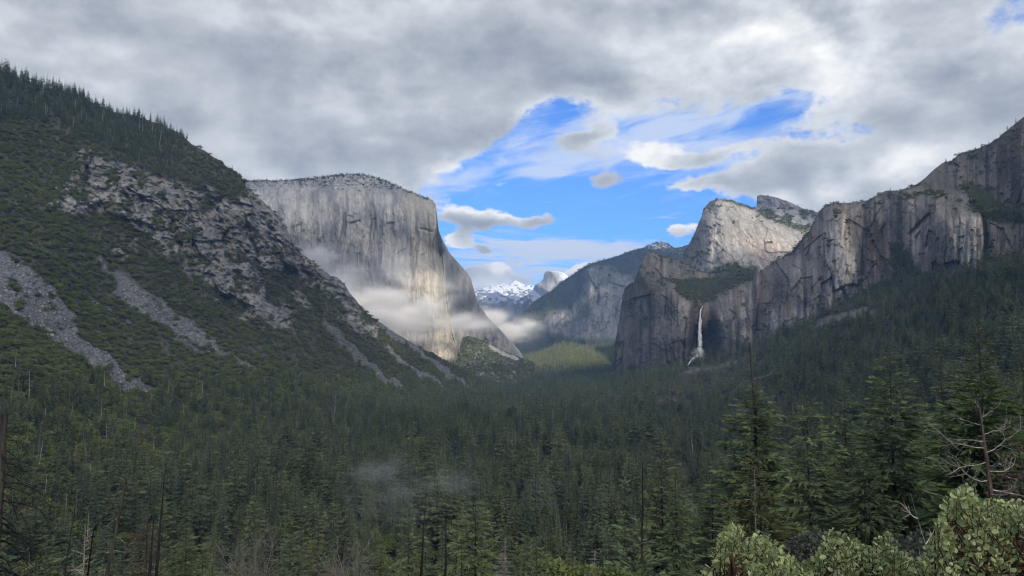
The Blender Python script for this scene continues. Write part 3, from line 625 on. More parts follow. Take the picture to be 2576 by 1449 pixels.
def rw_col(px, py, P, t):
    X, Z = px * 1.0, P[..., 2]
    n = fbm(X / 90, Z / 110, 5, seed=521); st = fbm(X / 9, Z / 170, 5, seed=523, gain=0.62); st2 = fbm(X / 30, Z / 300, 4, seed=525)
    gd, gj, gt = granite(X, Z, RW_J, 51)
    c = rgb((0.085, 0.078, 0.07), (0.20, 0.185, 0.165), 0.5 + 0.4 * n + 0.6 * st + 0.4 * gt + 0.3 * fbm(X / 4, Z / 50, 4, seed=531, gain=0.7))
    # paler scoured panels
    pale = 0
    for poly, a in (([(2080, 560), (2160, 530), (2170, 690), (2060, 660), (2040, 620)], 1.0), ([(2000, 650), (2150, 690), (2200, 740), (2120, 770), (1990, 830), (1930, 830), (1960, 760)], 0.75), ([(2390, 545), (2470, 540), (2476, 680), (2420, 680), (2400, 620)], 1.0),
                    ([(2200, 500), (2290, 500), (2330, 560), (2260, 600), (2200, 560)], 0.55), ([(2240, 590), (2330, 540), (2330, 620), (2290, 640)], 0.7), ([(1850, 740), (1905, 700), (1905, 830), (1850, 800)], 0.45), ([(1940, 790), (1990, 790), (1990, 830), (1940, 840)], 0.9)):
        pale = np.maximum(pale, a * poly_mask(px + 14 * n, py + 20 * n, poly, 16))
    pale = pale * sst(st + 0.4 * st2, -0.45, 0.35)
    c = c * (1 - pale[..., None]) + pale[..., None] * rgb((0.22, 0.205, 0.18), (0.42, 0.395, 0.345), 0.5 + 0.7 * st)
    tan = sst(st2, 0.0, 0.5) * sst(n + 0.3, 0, 0.6)
    c = c * (1 + tan[..., None] * np.array([0.22, 0.03, -0.17]))
    # black water streaks
    bk = sst(fbm(X / 13, Z / 420, 4, seed=527, gain=0.6) + 0.45 * n, 0.12, 0.5)
    wet = np.maximum(sst(line_mask(px, py, [(1748, 785), (1748, 850), (1740, 905)], 26), 0.1, 0.6), sst(line_mask(px, py, [(1785, 800), (1795, 860), (1790, 890)], 34), 0.1, 0.7))
    wet = np.maximum(wet, sst(line_mask(px, py, [(2484, 545), (2484, 700)], 12), 0.1, 0.6))
    big = poly_mask(px + 20 * n, py + 20 * n, [(1935, 690), (2030, 680), (2060, 720), (2050, 780), (1960, 780)], 20) * 0.6
    c = c * (1 - 0.62 * np.maximum(np.maximum(bk, wet), big)[..., None])
    crack = np.maximum(0.7 * gj * sst(fbm(X / 40, Z / 70, 3, seed=533), -0.4, 0.2), 0.6 * sst(ridged(X / 26 + n, Z / 120, 4, seed=529), 0.72, 0.95))
    c = c * (1 - 0.45 * crack[..., None])
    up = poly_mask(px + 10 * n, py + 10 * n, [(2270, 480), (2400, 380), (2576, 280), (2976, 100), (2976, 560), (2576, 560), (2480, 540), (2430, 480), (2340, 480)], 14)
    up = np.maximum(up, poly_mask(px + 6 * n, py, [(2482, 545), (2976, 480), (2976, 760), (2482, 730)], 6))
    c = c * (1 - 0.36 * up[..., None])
    v = rw_veg(px, py); g = rgb((0.05, 0.055, 0.037), (0.085, 0.085, 0.058), 0.5 + n)
    return c * (1 - v[..., None]) + g * v[..., None]
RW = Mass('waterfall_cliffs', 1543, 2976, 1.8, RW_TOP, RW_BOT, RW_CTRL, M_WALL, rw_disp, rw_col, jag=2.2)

# ---- rounded granite peak behind, and the block on its shoulder
PK_TOP = [(1700, 668), (1712, 655), (1731, 619), (1745, 590), (1758, 560), (1765, 545), (1769, 528), (1779, 514), (1790, 506), (1801, 502), (1823, 500), (1838, 503), (1852, 509), (1878, 516), (1893, 521), (1908, 524), (1960, 520), (2000, 524), (2030, 528), (2059, 536), (2100, 560), (2150, 600)]
def pk_veg(px, py):
    n = fbm(px / 22, py / 13, 5, seed=601)
    v = poly_mask(px + 8 * n, py + 8 * n, [(1895, 528), (1960, 515), (2062, 530), (2050, 560), (2030, 590), (2000, 580), (1930, 555)], 10) * sst(n, -0.35, 0.15)
    v = np.maximum(v, 0.9 * (1 - sst(py - curve(PK_TOP)(px), 2, 12)) * sst(px, 1780, 1800) * sst(n, -0.4, 0.2))
    v = np.maximum(v, poly_mask(px, py + 8 * n, [(1790, 680), (1830, 660), (1905, 670), (1920, 740), (1780, 740)], 8))
    v = np.maximum(v, 0.8 * sst(n + 0.3 * fbm(px / 4, py / 3, 2, seed=603), 0.42, 0.6))
    return v
PK_J = ((70, 130, 24, 0.5), (26, 44, 13, 0.5), (11, 18, 7, 0.4))
def pk_disp(px, py, P, t):
    X, Z = px * 1.85, P[..., 2]; a = X * 0.85 + Z * 0.5; b = Z * 0.85 - X * 0.5
    gd, gj, gt = granite(a, b, PK_J, 61)
    return -(gd + ridged(X / 45, Z / 220, 4, seed=611) * 13 + fbm(X / 160, Z / 200, 3, seed=613) * 26) + 50 * sst(line_mask(px, py, [(1790, 520), (1808, 600), (1800, 660)], 24), 0, 1) * 0.6
def pk_col(px, py, P, t):
    X, Z = px * 1.85, P[..., 2]; n = fbm(X / 110, Z / 140, 5, seed=621); st = fbm((X * 0.9 + Z * 0.4) / 16, (Z - X * 0.4) / 110, 5, seed=623, gain=0.6)
    gd, gj, gt = granite(X * 0.85 + Z * 0.5, Z * 0.85 - X * 0.5, PK_J, 61)
    c = rgb((0.17, 0.163, 0.152), (0.34, 0.325, 0.30), 0.5 + 0.5 * n + 0.5 * st + 0.3 * gt) * (1 - 0.35 * gj[..., None])
    pink = poly_mask(px + 20 * n, py + 20 * n, [(1880, 600), (1960, 610), (2000, 640), (1930, 660), (1890, 640)], 25)
    c = c * (1 + 0.5 * pink[..., None] * np.array([0.28, 0.0, -0.1]))
    crack = sst(ridged(X / 44 + Z / 90, Z / 120, 4, seed=627), 0.7, 0.95); c = c * (1 - 0.45 * crack[..., None])
    dk = sst(line_mask(px, py, [(1770, 540), (1750, 600), (1722, 660)], 30), 0.1, 0.8); c = c * (1 - 0.35 * dk[..., None])
    v = pk_veg(px, py); return c * (1 - v[..., None]) + np.array([0.075, 0.082, 0.05]) * v[..., None]
PK = Mass('cathedral_peak_rock', 1700, 2150, 1.8, PK_TOP, [(1700, 740), (2150, 740)], [(1700, 700, 3750), (1712, 660, 3850), (1745, 592, 3800), (1770, 530, 3850), (1800, 505, 3750), (1800, 560, 3500), (1800, 650, 3350), (1850, 520, 3750), (1870, 600, 3500), (1880, 690, 3300), (1780, 740, 3350),
                                                                                  (1900, 528, 3950), (1920, 560, 3750), (1960, 620, 3500), (2000, 530, 4050), (2040, 600, 3700), (2059, 540, 4050), (2150, 600, 4000), (2150, 740, 3300), (1960, 740, 3200)], M_WALL, pk_disp, pk_col, jag=1.2)
SB = Mass('summit_block', 1903, 2075, 1.6, [(1903, 522), (1904, 493), (1912, 490), (1934, 493), (1950, 496), (1971, 503), (1986, 508), (2000, 515), (2026, 526), (2045, 529), (2075, 540)], [(1903, 545), (2075, 560)],
          [(1903, 500, 4200), (1912, 492, 4150), (1912, 540, 4080), (1990, 512, 4180), (1990, 545, 4060), (2075, 545, 4200), (1960, 530, 4100)], M_WALL,
          lambda px, py, P, t: ridged(P[..., 0] / 30, P[..., 2] / 120, 4, seed=641) * -14 + (cells(P[..., 0] / 26, P[..., 2] / 40, seed=67)[2] - 0.5) * 18,
          lambda px, py, P, t: (lambda n: rgb((0.15, 0.145, 0.14), (0.27, 0.26, 0.245), 0.5 + n))(fbm(P[..., 0] / 14, P[..., 2] / 60, 4, seed=643)), jag=0.8)

# ---- the long forested ridge beyond, with its prow
FR_TOP = [(1265, 868), (1285, 830), (1300, 805), (1314, 788), (1339, 763), (1363, 745), (1390, 730), (1405, 715), (1430, 698), (1451, 684), (1478, 667), (1512, 655), (1557, 643), (1588, 631), (1618, 624), (1634, 616), (1649, 610), (1667, 607), (1685, 615), (1697, 623), (1709, 622), (1732, 615), (1780, 610)]
def fr_rock(px, py):
    n = fbm(px / 22, py / 22, 4, seed=701)
    m = poly_mask(px + 8 * n, py + 8 * n, [(1470, 680), (1490, 672), (1530, 668), (1560, 690), (1620, 700), (1620, 860), (1500, 850), (1440, 850), (1400, 840), (1350, 830), (1380, 790), (1440, 780), (1465, 740)], 10)
    return m * (1 - 0.5 * sst(n, 0.1, 0.4))
FR_J = ((110, 260, 60, 0.5), (44, 100, 30, 0.5))
def fr_disp(px, py, P, t):
    X, Z = px * 3.3, P[..., 2]; rk = fr_rock(px, py)
    gd, gj, gt = granite(X, Z, FR_J, 71)
    d = ridged(X / 170, Z / 500, 5, seed=711, gain=0.6) * 55 + gd * rk + fbm(X / 420, Z / 420, 3, seed=713) * 110
    d += 120 * sst(line_mask(px, py, [(1478, 668), (1482, 720), (1484, 790), (1470, 850)], 22), 0, 1) - 110 * sst(line_mask(px, py, [(1497, 690), (1500, 760)], 12), 0, 1) - 90 * sst(line_mask(px, py, [(1455, 700), (1452, 790)], 14), 0, 1)
    d += 90 * sst(line_mask(px, py, [(1372, 760), (1378, 800), (1390, 850)], 18), 0, 1) - 90 * sst(line_mask(px, py, [(1430, 780), (1425, 850)], 24), 0, 1)
    return -d
def fr_col(px, py, P, t):
    X, Z = px * 3.3, P[..., 2]; rk = fr_rock(px, py); st = fbm(X / 40, Z / 500, 4, seed=721, gain=0.6); n = fbm(X / 300, Z / 300, 4, seed=723)
    gd, gj, gt = granite(X, Z, FR_J, 71)
    rock = rgb((0.11, 0.108, 0.105), (0.29, 0.28, 0.26), 0.5 + 0.5 * n + 0.6 * st) * (1 - 0.4 * gj[..., None])
    veg = rgb((0.03, 0.038, 0.03), (0.075, 0.08, 0.05), 0.4 + n + 0.3 * fbm(px / 3, py / 3, 2, seed=725))
    bowl = sst(py, 840, 870) ; rk = rk * (1 - bowl)
    c = veg * (1 - rk[..., None]) + rock * rk[..., None]
    sn = poly_mask(px, py, [(1620, 618), (1667, 600), (1700, 620), (1668, 624), (1640, 626)], 3) * sst(fbm(px / 4, py / 2, 3, seed=727), -0.35, 0.25) + 0.5 * sst(fbm(px / 6, py / 3, 3, seed=729), 0.4, 0.55) * sst(px, 1560, 1640) * (1 - sst(py, 640, 655))
    sn = 0.6 * np.clip(sn, 0, 1)[..., None]
    return c * (1 - sn) + np.array([0.75, 0.77, 0.8]) * sn
FR = Mass('far_forested_ridge', 1265, 1780, 1.6, FR_TOP, [(1265, 905), (1780, 905)], [(1265, 870, 7000), (1300, 805, 6900), (1330, 850, 6600), (1339, 763, 7300), (1390, 730, 7500), (1380, 800, 6500), (1400, 880, 6000), (1451, 684, 7700), (1460, 760, 6500), (1480, 680, 6700), (1480, 850, 5900),
             (1512, 655, 7600), (1530, 700, 6800), (1540, 800, 6000), (1540, 880, 5500), (1588, 631, 8000), (1600, 700, 6900), (1600, 850, 5600), (1667, 607, 8600), (1680, 650, 8000), (1780, 610, 8200), (1780, 880, 5600), (1265, 905, 6300), (1500, 905, 5300)], M_FAR, fr_disp, fr_col, jag=1.2)
# low wooded fan where the valley bends
FF = Mass('wooded_fan', 1290, 1600, 2.0, [(1290, 902), (1320, 895), (1370, 883), (1400, 871), (1425, 863), (1450, 868), (1480, 875), (1520, 876), (1545, 871), (1570, 864), (1600, 860)], [(1290, 940), (1600, 945)],
          [(1290, 900, 5600), (1420, 852, 5700), (1420, 900, 4900), (1420, 940, 4300), (1290, 940, 4600), (1500, 868, 5500), (1500, 905, 4700), (1500, 940, 4100), (1600, 850, 5200), (1600, 905, 4500), (1600, 945, 3900), (1350, 885, 5500)], M_FLOOR,
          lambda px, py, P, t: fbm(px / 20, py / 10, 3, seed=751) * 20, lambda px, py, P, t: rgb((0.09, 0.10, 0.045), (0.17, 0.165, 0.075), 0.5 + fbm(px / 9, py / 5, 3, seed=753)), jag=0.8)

# ---- the split dome, the blue cliffs below it and the snow peaks
HD = Mass('split_granite_dome', 1300, 1450, 1.2, [(1300, 772), (1320, 752), (1334, 742), (1341, 728), (1346, 717), (1360, 709), (1367, 700), (1369, 688), (1373, 683), (1380, 682), (1388, 684), (1397, 682), (1410, 684), (1422, 689), (1431, 696), (1438, 706), (1450, 720)], [(1300, 860), (1450, 860)],
          [(1300, 780, 13000), (1345, 720, 13800), (1369, 690, 13900), (1366, 760, 13300), (1385, 700, 14400), (1398, 720, 14600), (1390, 686, 14300), (1412, 686, 14400), (1420, 720, 14200), (1450, 720, 14400), (1300, 860, 11500), (1450, 860, 12000)], M_FAR,
          lambda px, py, P, t: ridged(P[..., 0] / 300, P[..., 2] / 1400, 4, seed=801) * -90,
          lambda px, py, P, t: (lambda f, n: rgb((0.19, 0.19, 0.19), (0.32, 0.31, 0.30), 0.5 + n) * (1 - f[..., None]) + np.array([0.66, 0.68, 0.72]) * f[..., None])(
              np.clip(sst(py + 14 * fbm(px / 8, py / 6, 3, seed=803), 722, 706) * 0.9 * poly_mask(px, py, [(1372, 670), (1390, 686), (1398, 700), (1404, 716), (1412, 730), (1460, 735), (1460, 670)], 2) if True else px, 0, 1), fbm(px / 6, py / 22, 4, seed=805)), jag=0.4)
FC = Mass('far_blue_cliffs', 1180, 1400, 1.5, [(1180, 772), (1205, 757), (1222, 748), (1236, 738), (1252, 732), (1266, 742), (1285, 752), (1305, 750), (1325, 741), (1342, 728), (1360, 745), (1400, 780)], [(1180, 900), (1400, 900)],
          [(1180, 772, 11800), (1252, 733, 11800), (1305, 752, 11500), (1345, 730, 11800), (1400, 780, 11000), (1180, 900, 8500), (1290, 900, 8200), (1400, 900, 8200), (1240, 830, 10200), (1300, 830, 10000)], M_FAR,
          lambda px, py, P, t: -(ridged(P[..., 0] / 420, P[..., 2] / 900, 5, seed=811, gain=0.6) * 190 + (cells(P[..., 0] / 160, P[..., 2] / 300, seed=83)[2] - 0.5) * 130),
          lambda px, py, P, t: (lambda f, n: rgb((0.08, 0.085, 0.075), (0.24, 0.235, 0.22), 0.5 + n) * (1 - f[..., None]) + np.array([0.7, 0.72, 0.76]) * f[..., None])(
              np.clip(sst(765 - py + 24 * fbm(px / 9, py / 5, 4, seed=815), 4, 16), 0, 1) * 0.8, fbm(px / 8, py / 16, 4, seed=813)), jag=1.0)
SP = Mass('snow_mountain', 1170, 1380, 1.3, [(1170, 738), (1196, 730), (1211, 726), (1238, 718), (1255, 716), (1269, 712), (1284, 716), (1291, 709), (1297, 705), (1304, 708), (1314, 714), (1330, 717), (1345, 719), (1380, 724)], [(1170, 800), (1380, 800)],
          [(1170, 738, 17500), (1296, 706, 17800), (1380, 724, 17800), (1170, 800, 14500), (1290, 800, 14200), (1380, 800, 14200)], M_SNOW,
          lambda px, py, P, t: -(ridged(P[..., 0] / 700, P[..., 2] / 420, 5, seed=821, gain=0.6) * 260),
          lambda px, py, P, t: (lambda f: rgb((0.78, 0.79, 0.80), (0.15, 0.16, 0.17), f))(sst(fbm(px / 7, py / 3.5, 5, seed=823, gain=0.62) + (py - 722) / 70.0, 0.10, 0.36)), jag=0.8)

# ---------------------------------------------------------------- plants: building blocks
def tube(pts, rads, n=6):
    """tapered tube through points; returns V, F (quads)"""
    pts = np.array(pts, float); m = len(pts)
    tg = np.gradient(pts, axis=0); tg /= np.linalg.norm(tg, axis=1)[:, None] + 1e-9
    ref = np.where(np.abs(tg[:, 2:3]) > 0.9, np.array([[1.0, 0, 0]]), np.array([[0, 0, 1.0]]))
    u = np.cross(tg, ref); u /= np.linalg.norm(u, axis=1)[:, None] + 1e-9; v = np.cross(tg, u)
    a = np.arange(n) / n * 2 * math.pi
    V = pts[:, None] + np.array(rads)[:, None, None] * (u[:, None] * np.cos(a)[None, :, None] + v[:, None] * np.sin(a)[None, :, None])
    i = np.arange(m * n).reshape(m, n); j = np.roll(i, -1, 1)
    F = np.stack([i[:-1], j[:-1], j[1:], i[1:]], -1).reshape(-1, 4)
    return V.reshape(-1, 3), F
class Geo:
    def __init__(self): self.V = []; self.F = []; self.M = []; self.n = 0
    def add(self, V, F, m=0):
        F = np.asarray(F)
        if F.shape[1] == 3: F = np.c_[F, F[:, 2]]
        self.V.append(V); self.F.append(F + self.n); self.M.append(np.full(len(F), m)); self.n += len(V)
    def tube(self, pts, rads, n=6, m=0): self.add(*tube(pts, rads, n), m)
    def mesh(self, name, mats, smooth=False):
        V = np.concatenate(self.V); F = np.concatenate(self.F); M = np.concatenate(self.M)
        return mesh_np(name, V, F, mats, midx=M, smooth=smooth)
def kites(p, d, l, w, roll):
    """one small leaf-shaped quad per row"""
    d = d / (np.linalg.norm(d, axis=1)[:, None] + 1e-9)
    s = np.cross(d, np.array([0, 0, 1.0])); s /= np.linalg.norm(s, axis=1)[:, None] + 1e-9
    up = np.cross(s, d); side = s * np.cos(roll)[:, None] + up * np.sin(roll)[:, None]
    l = l[:, None]; w = w[:, None]
    V = np.stack([p, p + d * l * 0.5 + side * w * 0.5, p + d * l, p + d * l * 0.5 - side * w * 0.5], 1).reshape(-1, 3)
    return V, np.arange(len(V)).reshape(-1, 4)
def crown_conifer(rs, R0=0.13, base=0.12, whorls=22, nb=5, ns=5, droop=0.25, prof=0.85, lw=0.42, ragged=0.25, top_round=0.0, lmul=0.5):
    """unit-height conifer crown made of sprays along drooping boughs; also returns the boughs"""
    hs = base + (1 - base) * (np.arange(whorls) + rs.rand(whorls) * 0.6) / whorls
    P = []; D = []; Ls = []; B = []
    for h in hs:
        t = (h - base) / (1 - base)
        r = R0 * (min(1, (1 - t) ** prof * 1.05 + 0.015 + top_round * (1 - t) ** 0.3)) * (0.55 + 0.45 * min(1, t * 5 + 0.35))
        k = max(3, int(round(nb * (1 - 0.4 * t)))); a0 = rs.rand() * 6.28
        for j in range(k):
            L = r * (1 - ragged + 2 * ragged * rs.rand()); a = a0 + j * 6.283 / k + rs.randn() * 0.25
            if rs.rand() < ragged * 0.25: L *= 0.35
            up = 0.35 * t - droop * (1 - t) + rs.randn() * 0.08
            dr = np.array([math.cos(a), math.sin(a), up]); s = np.linspace(0.18, 1.0, ns) + rs.rand(ns) * 0.1
            hh = h + rs.randn() * 0.004
            pt = np.c_[dr[0] * L * s, dr[1] * L * s, hh + dr[2] * L * s - 0.12 * L * s * s]
            B.append((np.array([0, 0, hh]), pt[-1], L))
            for sg in (-1, 1):
                an = a + sg * (0.55 + 0.5 * rs.rand(ns)) * (1 - 0.6 * s / s.max())
                P.append(pt); D.append(np.c_[np.cos(an), np.sin(an), up - 0.25 + rs.randn(ns) * 0.18]); Ls.append(L * lmul * (1.15 - 0.45 * s) * (0.7 + 0.6 * rs.rand(ns)))
    P = np.concatenate(P); D = np.concatenate(D); L = np.concatenate(Ls)
    V, F = kites(P, D, L, L * lw * (0.8 + 0.5 * rs.rand(len(L))), rs.randn(len(L)) * 0.7)
    # leader
    return V, F, B
def crown_lobed(rs, nl=14, nf=34, W=0.5, H=1.0, base=0.15, leaf=0.085, flat=0.75):
    """unit crown of leaf clumps gathered in lobes"""
    P = []; D = []; L = []
    for i in range(nl):
        a = rs.rand() * 6.28; t = rs.rand() ** 0.8; rr = W * 0.62 * math.sqrt(1 - t * t * 0.75) * (0.35 + 0.65 * math.sqrt(rs.rand()))
        c = np.array([math.cos(a) * rr, math.sin(a) * rr, base + (H - base) * (0.22 + 0.58 * t)])
        r = W * (0.30 + 0.22 * rs.rand())
        n = rs.randn(nf, 3); n /= np.linalg.norm(n, axis=1)[:, None]; n[:, 2] = np.abs(n[:, 2]) * 1.1 - 0.25
        q = c + n * r * np.array([1, 1, flat]) * (0.75 + 0.35 * rs.rand(nf))[:, None]
        q[:, 2] = np.maximum(q[:, 2], 0.02)
        P.append(q); D.append(n + rs.randn(nf, 3) * 0.9); L.append(leaf * (0.6 + 0.9 * rs.rand(nf)))
    P = np.concatenate(P); D = np.concatenate(D); L = np.concatenate(L)
    return kites(P - D / np.linalg.norm(D, axis=1)[:, None] * L[:, None] * 0.5, D, L, L * 0.85, rs.rand(len(L)) * 3.1)
def trunk_unit(rs, r0=0.012, lean=0.004, top=0.97, n=5, seg=5, r1=0.12):
    z = np.linspace(-0.01, top, seg); w = np.cumsum(rs.randn(seg, 2) * lean, 0); w[0] = 0
    return tube(np.c_[w, z], r0 * (1 - z / top * (1 - r1)), n)

def proto(kind, seed, mats, **kw):
    rs = np.random.RandomState(seed); g = Geo()
    if kind == 'conifer':
        V, F = trunk_unit(rs, kw.pop('r0', 0.011)); g.add(V, F, 0)
        V, F, B = crown_conifer(rs, **kw); g.add(V, F, 1)
    elif kind == 'lobed':
        V, F = trunk_unit(rs, 0.03, 0.02, 0.6); g.add(V, F, 0)
        V, F = crown_lobed(rs, **kw); g.add(V, F, 1)
    elif kind == 'pole':
        V, F = trunk_unit(rs, kw.get('r0', 0.009), 0.006, 1.0, 5, 5); g.add(V, F, 0)
        for k in range(kw.get('stubs', 6)):
            h = 0.3 + 0.65 * rs.rand(); a = rs.rand() * 6.28; L = 0.05 * (1.2 - h)
            g.tube([[0, 0, h], [math.cos(a) * L, math.sin(a) * L, h + L * 0.3]], [0.002, 0.001], 3, 0)
    elif kind == 'bare':
        V, F = trunk_unit(rs, 0.02, 0.02, 0.55); g.add(V, F, 0)
        V, F = crown_lobed(rs, nl=11, nf=44, W=0.42, leaf=0.14); 
        Q = V.reshape(-1, 4, 3); c = Q.mean(1, keepdims=True); Q = np.stack([Q[:, 0], Q[:, 1] * 0.15 + Q[:, 0] * 0.45 + Q[:, 2] * 0.4, Q[:, 2], Q[:, 0] * 0.5 + Q[:, 2] * 0.5], 1)
        g.add(Q.reshape(-1, 3), F, 1)
    return g.mesh(kind + '_shape', mats)

# far, middle and near shapes of every kind (shared mesh data)
FAR_C = [proto('conifer', 10 + i, [M_BARK, (M_NEEDLE, M_NEEDLE_B, M_NEEDLE_O, M_NEEDLE, M_NEEDLE_SUNLIT)[i]], R0=(0.085, 0.10, 0.115, 0.135, 0.12)[i], whorls=14, nb=5, ns=3, lw=0.62, lmul=0.8, droop=0.3, r0=0.01) for i in range(5)]
MID_C = [proto('conifer', 20 + i, [M_BARK, (M_NEEDLE, M_NEEDLE_B, M_NEEDLE, M_NEEDLE_O, M_NEEDLE_B, M_NEEDLE, M_NEEDLE_B)[i]], R0=(0.082, 0.095, 0.105, 0.145, 0.09, 0.13, 0.07)[i], base=(0.1, 0.15, 0.05, 0.25, 0.32, 0.4, 0.05)[i], whorls=(34, 30, 32, 20, 24, 15, 34)[i], nb=7, ns=7, lw=0.5, droop=(0.35, 0.2, 0.3, 0.1, 0.15, -0.05, 0.4)[i], ragged=(0.2, 0.3, 0.2, 0.4, 0.5, 0.5, 0.15)[i], prof=(0.9, 0.8, 0.95, 0.5, 0.5, 0.3, 1.0)[i], r0=0.012) for i in range(7)]
DEAD_C = [proto('conifer', 40 + i, [M_GREY, M_TWIG], R0=0.10, base=0.2, whorls=20, nb=5, ns=4, lw=0.10, droop=0.25, ragged=0.4, r0=0.011) for i in range(2)]
OAK_N = [proto('lobed', 50 + i, [M_BARK, M_OAK], nl=(13, 16, 11)[i], nf=60, W=(0.5, 0.58, 0.46)[i], leaf=0.075) for i in range(3)]
OAK_F = [proto('lobed', 60 + i, [M_BARK, (M_OAK, M_BRUSH, M_BRUSH)[i]], nl=8, nf=22, W=(0.6, 0.75, 0.9)[i], leaf=0.16, base=0.0) for i in range(3)]
BARE_O = [proto('bare', 70 + i, [M_GREY, M_TWIG]) for i in range(2)]
POLE = [proto('pole', 80 + i, [M_PALE], stubs=7) for i in range(2)]
POLE_B = [proto('pole', 85 + i, [M_GREY], stubs=7) for i in range(2)]

def rock_proto(seed):
    rs = np.random.RandomState(seed)
    V = np.array([(x, y, z) for x in (-1, 1) for y in (-1, 1) for z in (-1, 1)], float) * (0.35 + 0.25 * rs.rand(8, 3)) * np.array([1.1, 1, 0.7])
    F = np.array([(0, 1, 3, 2), (4, 6, 7, 5), (0, 4, 5, 1), (2, 3, 7, 6), (0, 2, 6, 4), (1, 5, 7, 3)])
    return mesh_np('boulder_shape', V, F, M_STONE)
m_, g_ = mat('talus_stone')
oi_ = g_.n('ShaderNodeObjectInfo').outputs['Random']
M_STONE = finish(m_, g_, g_.mix(g_.m('POWER', oi_, 2.2), (0.085, 0.088, 0.092, 1), (0.26, 0.265, 0.265, 1)), 0.9)
ROCKS = [rock_proto(90 + i) for i in range(4)]

# ---------------------------------------------------------------- scattering
def scatter(name, protos, pos, idx, scl, rot, label=None, cat=None, kind='stuff'):
    """one object: a cloud of points that carries a shape at each point"""
    n = len(pos)
    me = bpy.data.meshes.new(name); me.vertices.add(n); me.vertices.foreach_set('co', np.asarray(pos, np.float32).ravel())
    a = me.attributes.new('idx', 'INT', 'POINT'); a.data.foreach_set('value', np.asarray(idx, np.int32))
    a = me.attributes.new('scl', 'FLOAT_VECTOR', 'POINT'); a.data.foreach_set('vector', np.asarray(scl, np.float32).ravel())
    a = me.attributes.new('rot', 'FLOAT_VECTOR', 'POINT'); a.data.foreach_set('vector', np.asarray(rot, np.float32).ravel())
    ng = bpy.data.node_groups.new(name + '_nodes', 'GeometryNodeTree')
    ng.interface.new_socket('Geometry', in_out='INPUT', socket_type='NodeSocketGeometry'); ng.interface.new_socket('Geometry', in_out='OUTPUT', socket_type='NodeSocketGeometry')
    N = ng.nodes.new; L = ng.links.new
    gi = N('NodeGroupInput'); go = N('NodeGroupOutput'); iop = N('GeometryNodeInstanceOnPoints'); g2i = N('GeometryNodeGeometryToInstance')
    for p in reversed(protos):
        src = bpy.data.objects.new(name + '_source', p); oi = N('GeometryNodeObjectInfo'); oi.inputs['Object'].default_value = src
        L(oi.outputs['Geometry'], g2i.inputs[0])
    def na(nm, t):
        q = N('GeometryNodeInputNamedAttribute'); q.data_type = t; q.inputs[0].default_value = nm; return q.outputs[0]
    L(gi.outputs[0], iop.inputs['Points']); L(g2i.outputs[0], iop.inputs['Instance']); iop.inputs['Pick Instance'].default_value = True
    L(na('idx', 'INT'), iop.inputs['Instance Index']); L(na('scl', 'FLOAT_VECTOR'), iop.inputs['Scale'])
    e2r = N('FunctionNodeEulerToRotation'); L(na('rot', 'FLOAT_VECTOR'), e2r.inputs[0]); L(e2r.outputs[0], iop.inputs['Rotation'])
    L(iop.outputs[0], go.inputs[0])
    o = link(name, me); md = o.modifiers.new('scatter', 'NODES'); md.node_group = ng
    return tag(o, label, cat, kind=kind)

class Pool:
    """every plant found a place for; the largest in view become objects, the rest one mass"""
    def __init__(self): self.r = []
    def add(self, pos, H, W, far, near, rs, tilt=0.02, zone=''):
        n = len(pos); H = np.broadcast_to(H, n); W = np.broadcast_to(W, n)
        rot = np.c_[rs.randn(n) * tilt, rs.randn(n) * tilt, rs.rand(n) * 6.28]
        self.r.append((np.asarray(pos, float), np.array(H, float), np.array(W, float), np.broadcast_to(far, n), np.broadcast_to(near, n), rot))
    def done(self):
        z = list(zip(*self.r)); self.pos = np.concatenate(z[0]); self.H = np.concatenate(z[1]); self.W = np.concatenate(z[2]); self.far = np.concatenate(z[3]); self.near = np.concatenate(z[4]); self.rot = np.concatenate(z[5])

rs = np.random.RandomState(11)
con = Pool(); oak = Pool(); dead = Pool(); bare = Pool(); poles = Pool()
inframe = lambda px, py: ((px > -60) & (px < 2636) & (py < 1560)).astype(float)
# valley floor and right-hand slope: conifers, thinner with distance (only tips show there)
def floor_w(px, py, P):
    y = P[..., 1]
    w = inframe(px, py) / np.clip(y / 900.0, 1, 3.2) ** 1.15
    hid = ((px < 900) & (y > 2300)) | ((px < 350) & (y > 1150)) | ((px < 650) & (y > 1600)) | (y > 8600)
    w = np.where(hid, 0, w)
    w = w * (1 - 0.97 * sst(line_mask(px, py, [(2060, 815), (2100, 800), (2150, 790), (2185, 782)], 18), 0.2, 0.6)) * (1 - 0.8 * sst(line_mask(px, py, [(1560, 1012), (1700, 1008)], 12), 0.2, 0.6))
    w = w * (1 - 0.9 * sst(line_mask(px, py, [(1745, 935), (1700, 965)], 22), 0.2, 0.7))
    clump = fbm(P[..., 0] / 120, P[..., 1] / 120, 3, seed=901)
    return w * np.clip(1 + 1.5 * clump, 0.12, 2.2)
w = VF.cell(floor_w)
n = min(int(VF.area(w) / 92), 70000)
pos, px, py = VF.sample(n, w, rs)
sz = np.clip(35 + 10 * rs.randn(n) + 10 * fbm(pos[:, 0] / 150, pos[:, 1] / 150, 3, seed=903), 17, 56)
sz = np.where(px > 1650, sz * 0.86, sz) * np.where(rs.rand(n) < 0.3, 0.62, 1.0)
sz = np.where((pos[:, 1] > 2300) & (px < 1300), sz * 0.8, sz)
kind = rs.rand(n)
typ = fbm(pos[:, 0] / 200, pos[:, 1] / 260, 3, seed=905)
isoak = (kind < np.where(typ > 0.15, 0.42, 0.06)) & (px < 1400) & (pos[:, 1] < 2200)
isdead = (~isoak) & (kind > 0.978); ispole = (~isoak) & (kind > 0.968) & ~isdead
isc = ~(isoak | isdead | ispole)
pos[:, 2] -= 1.5
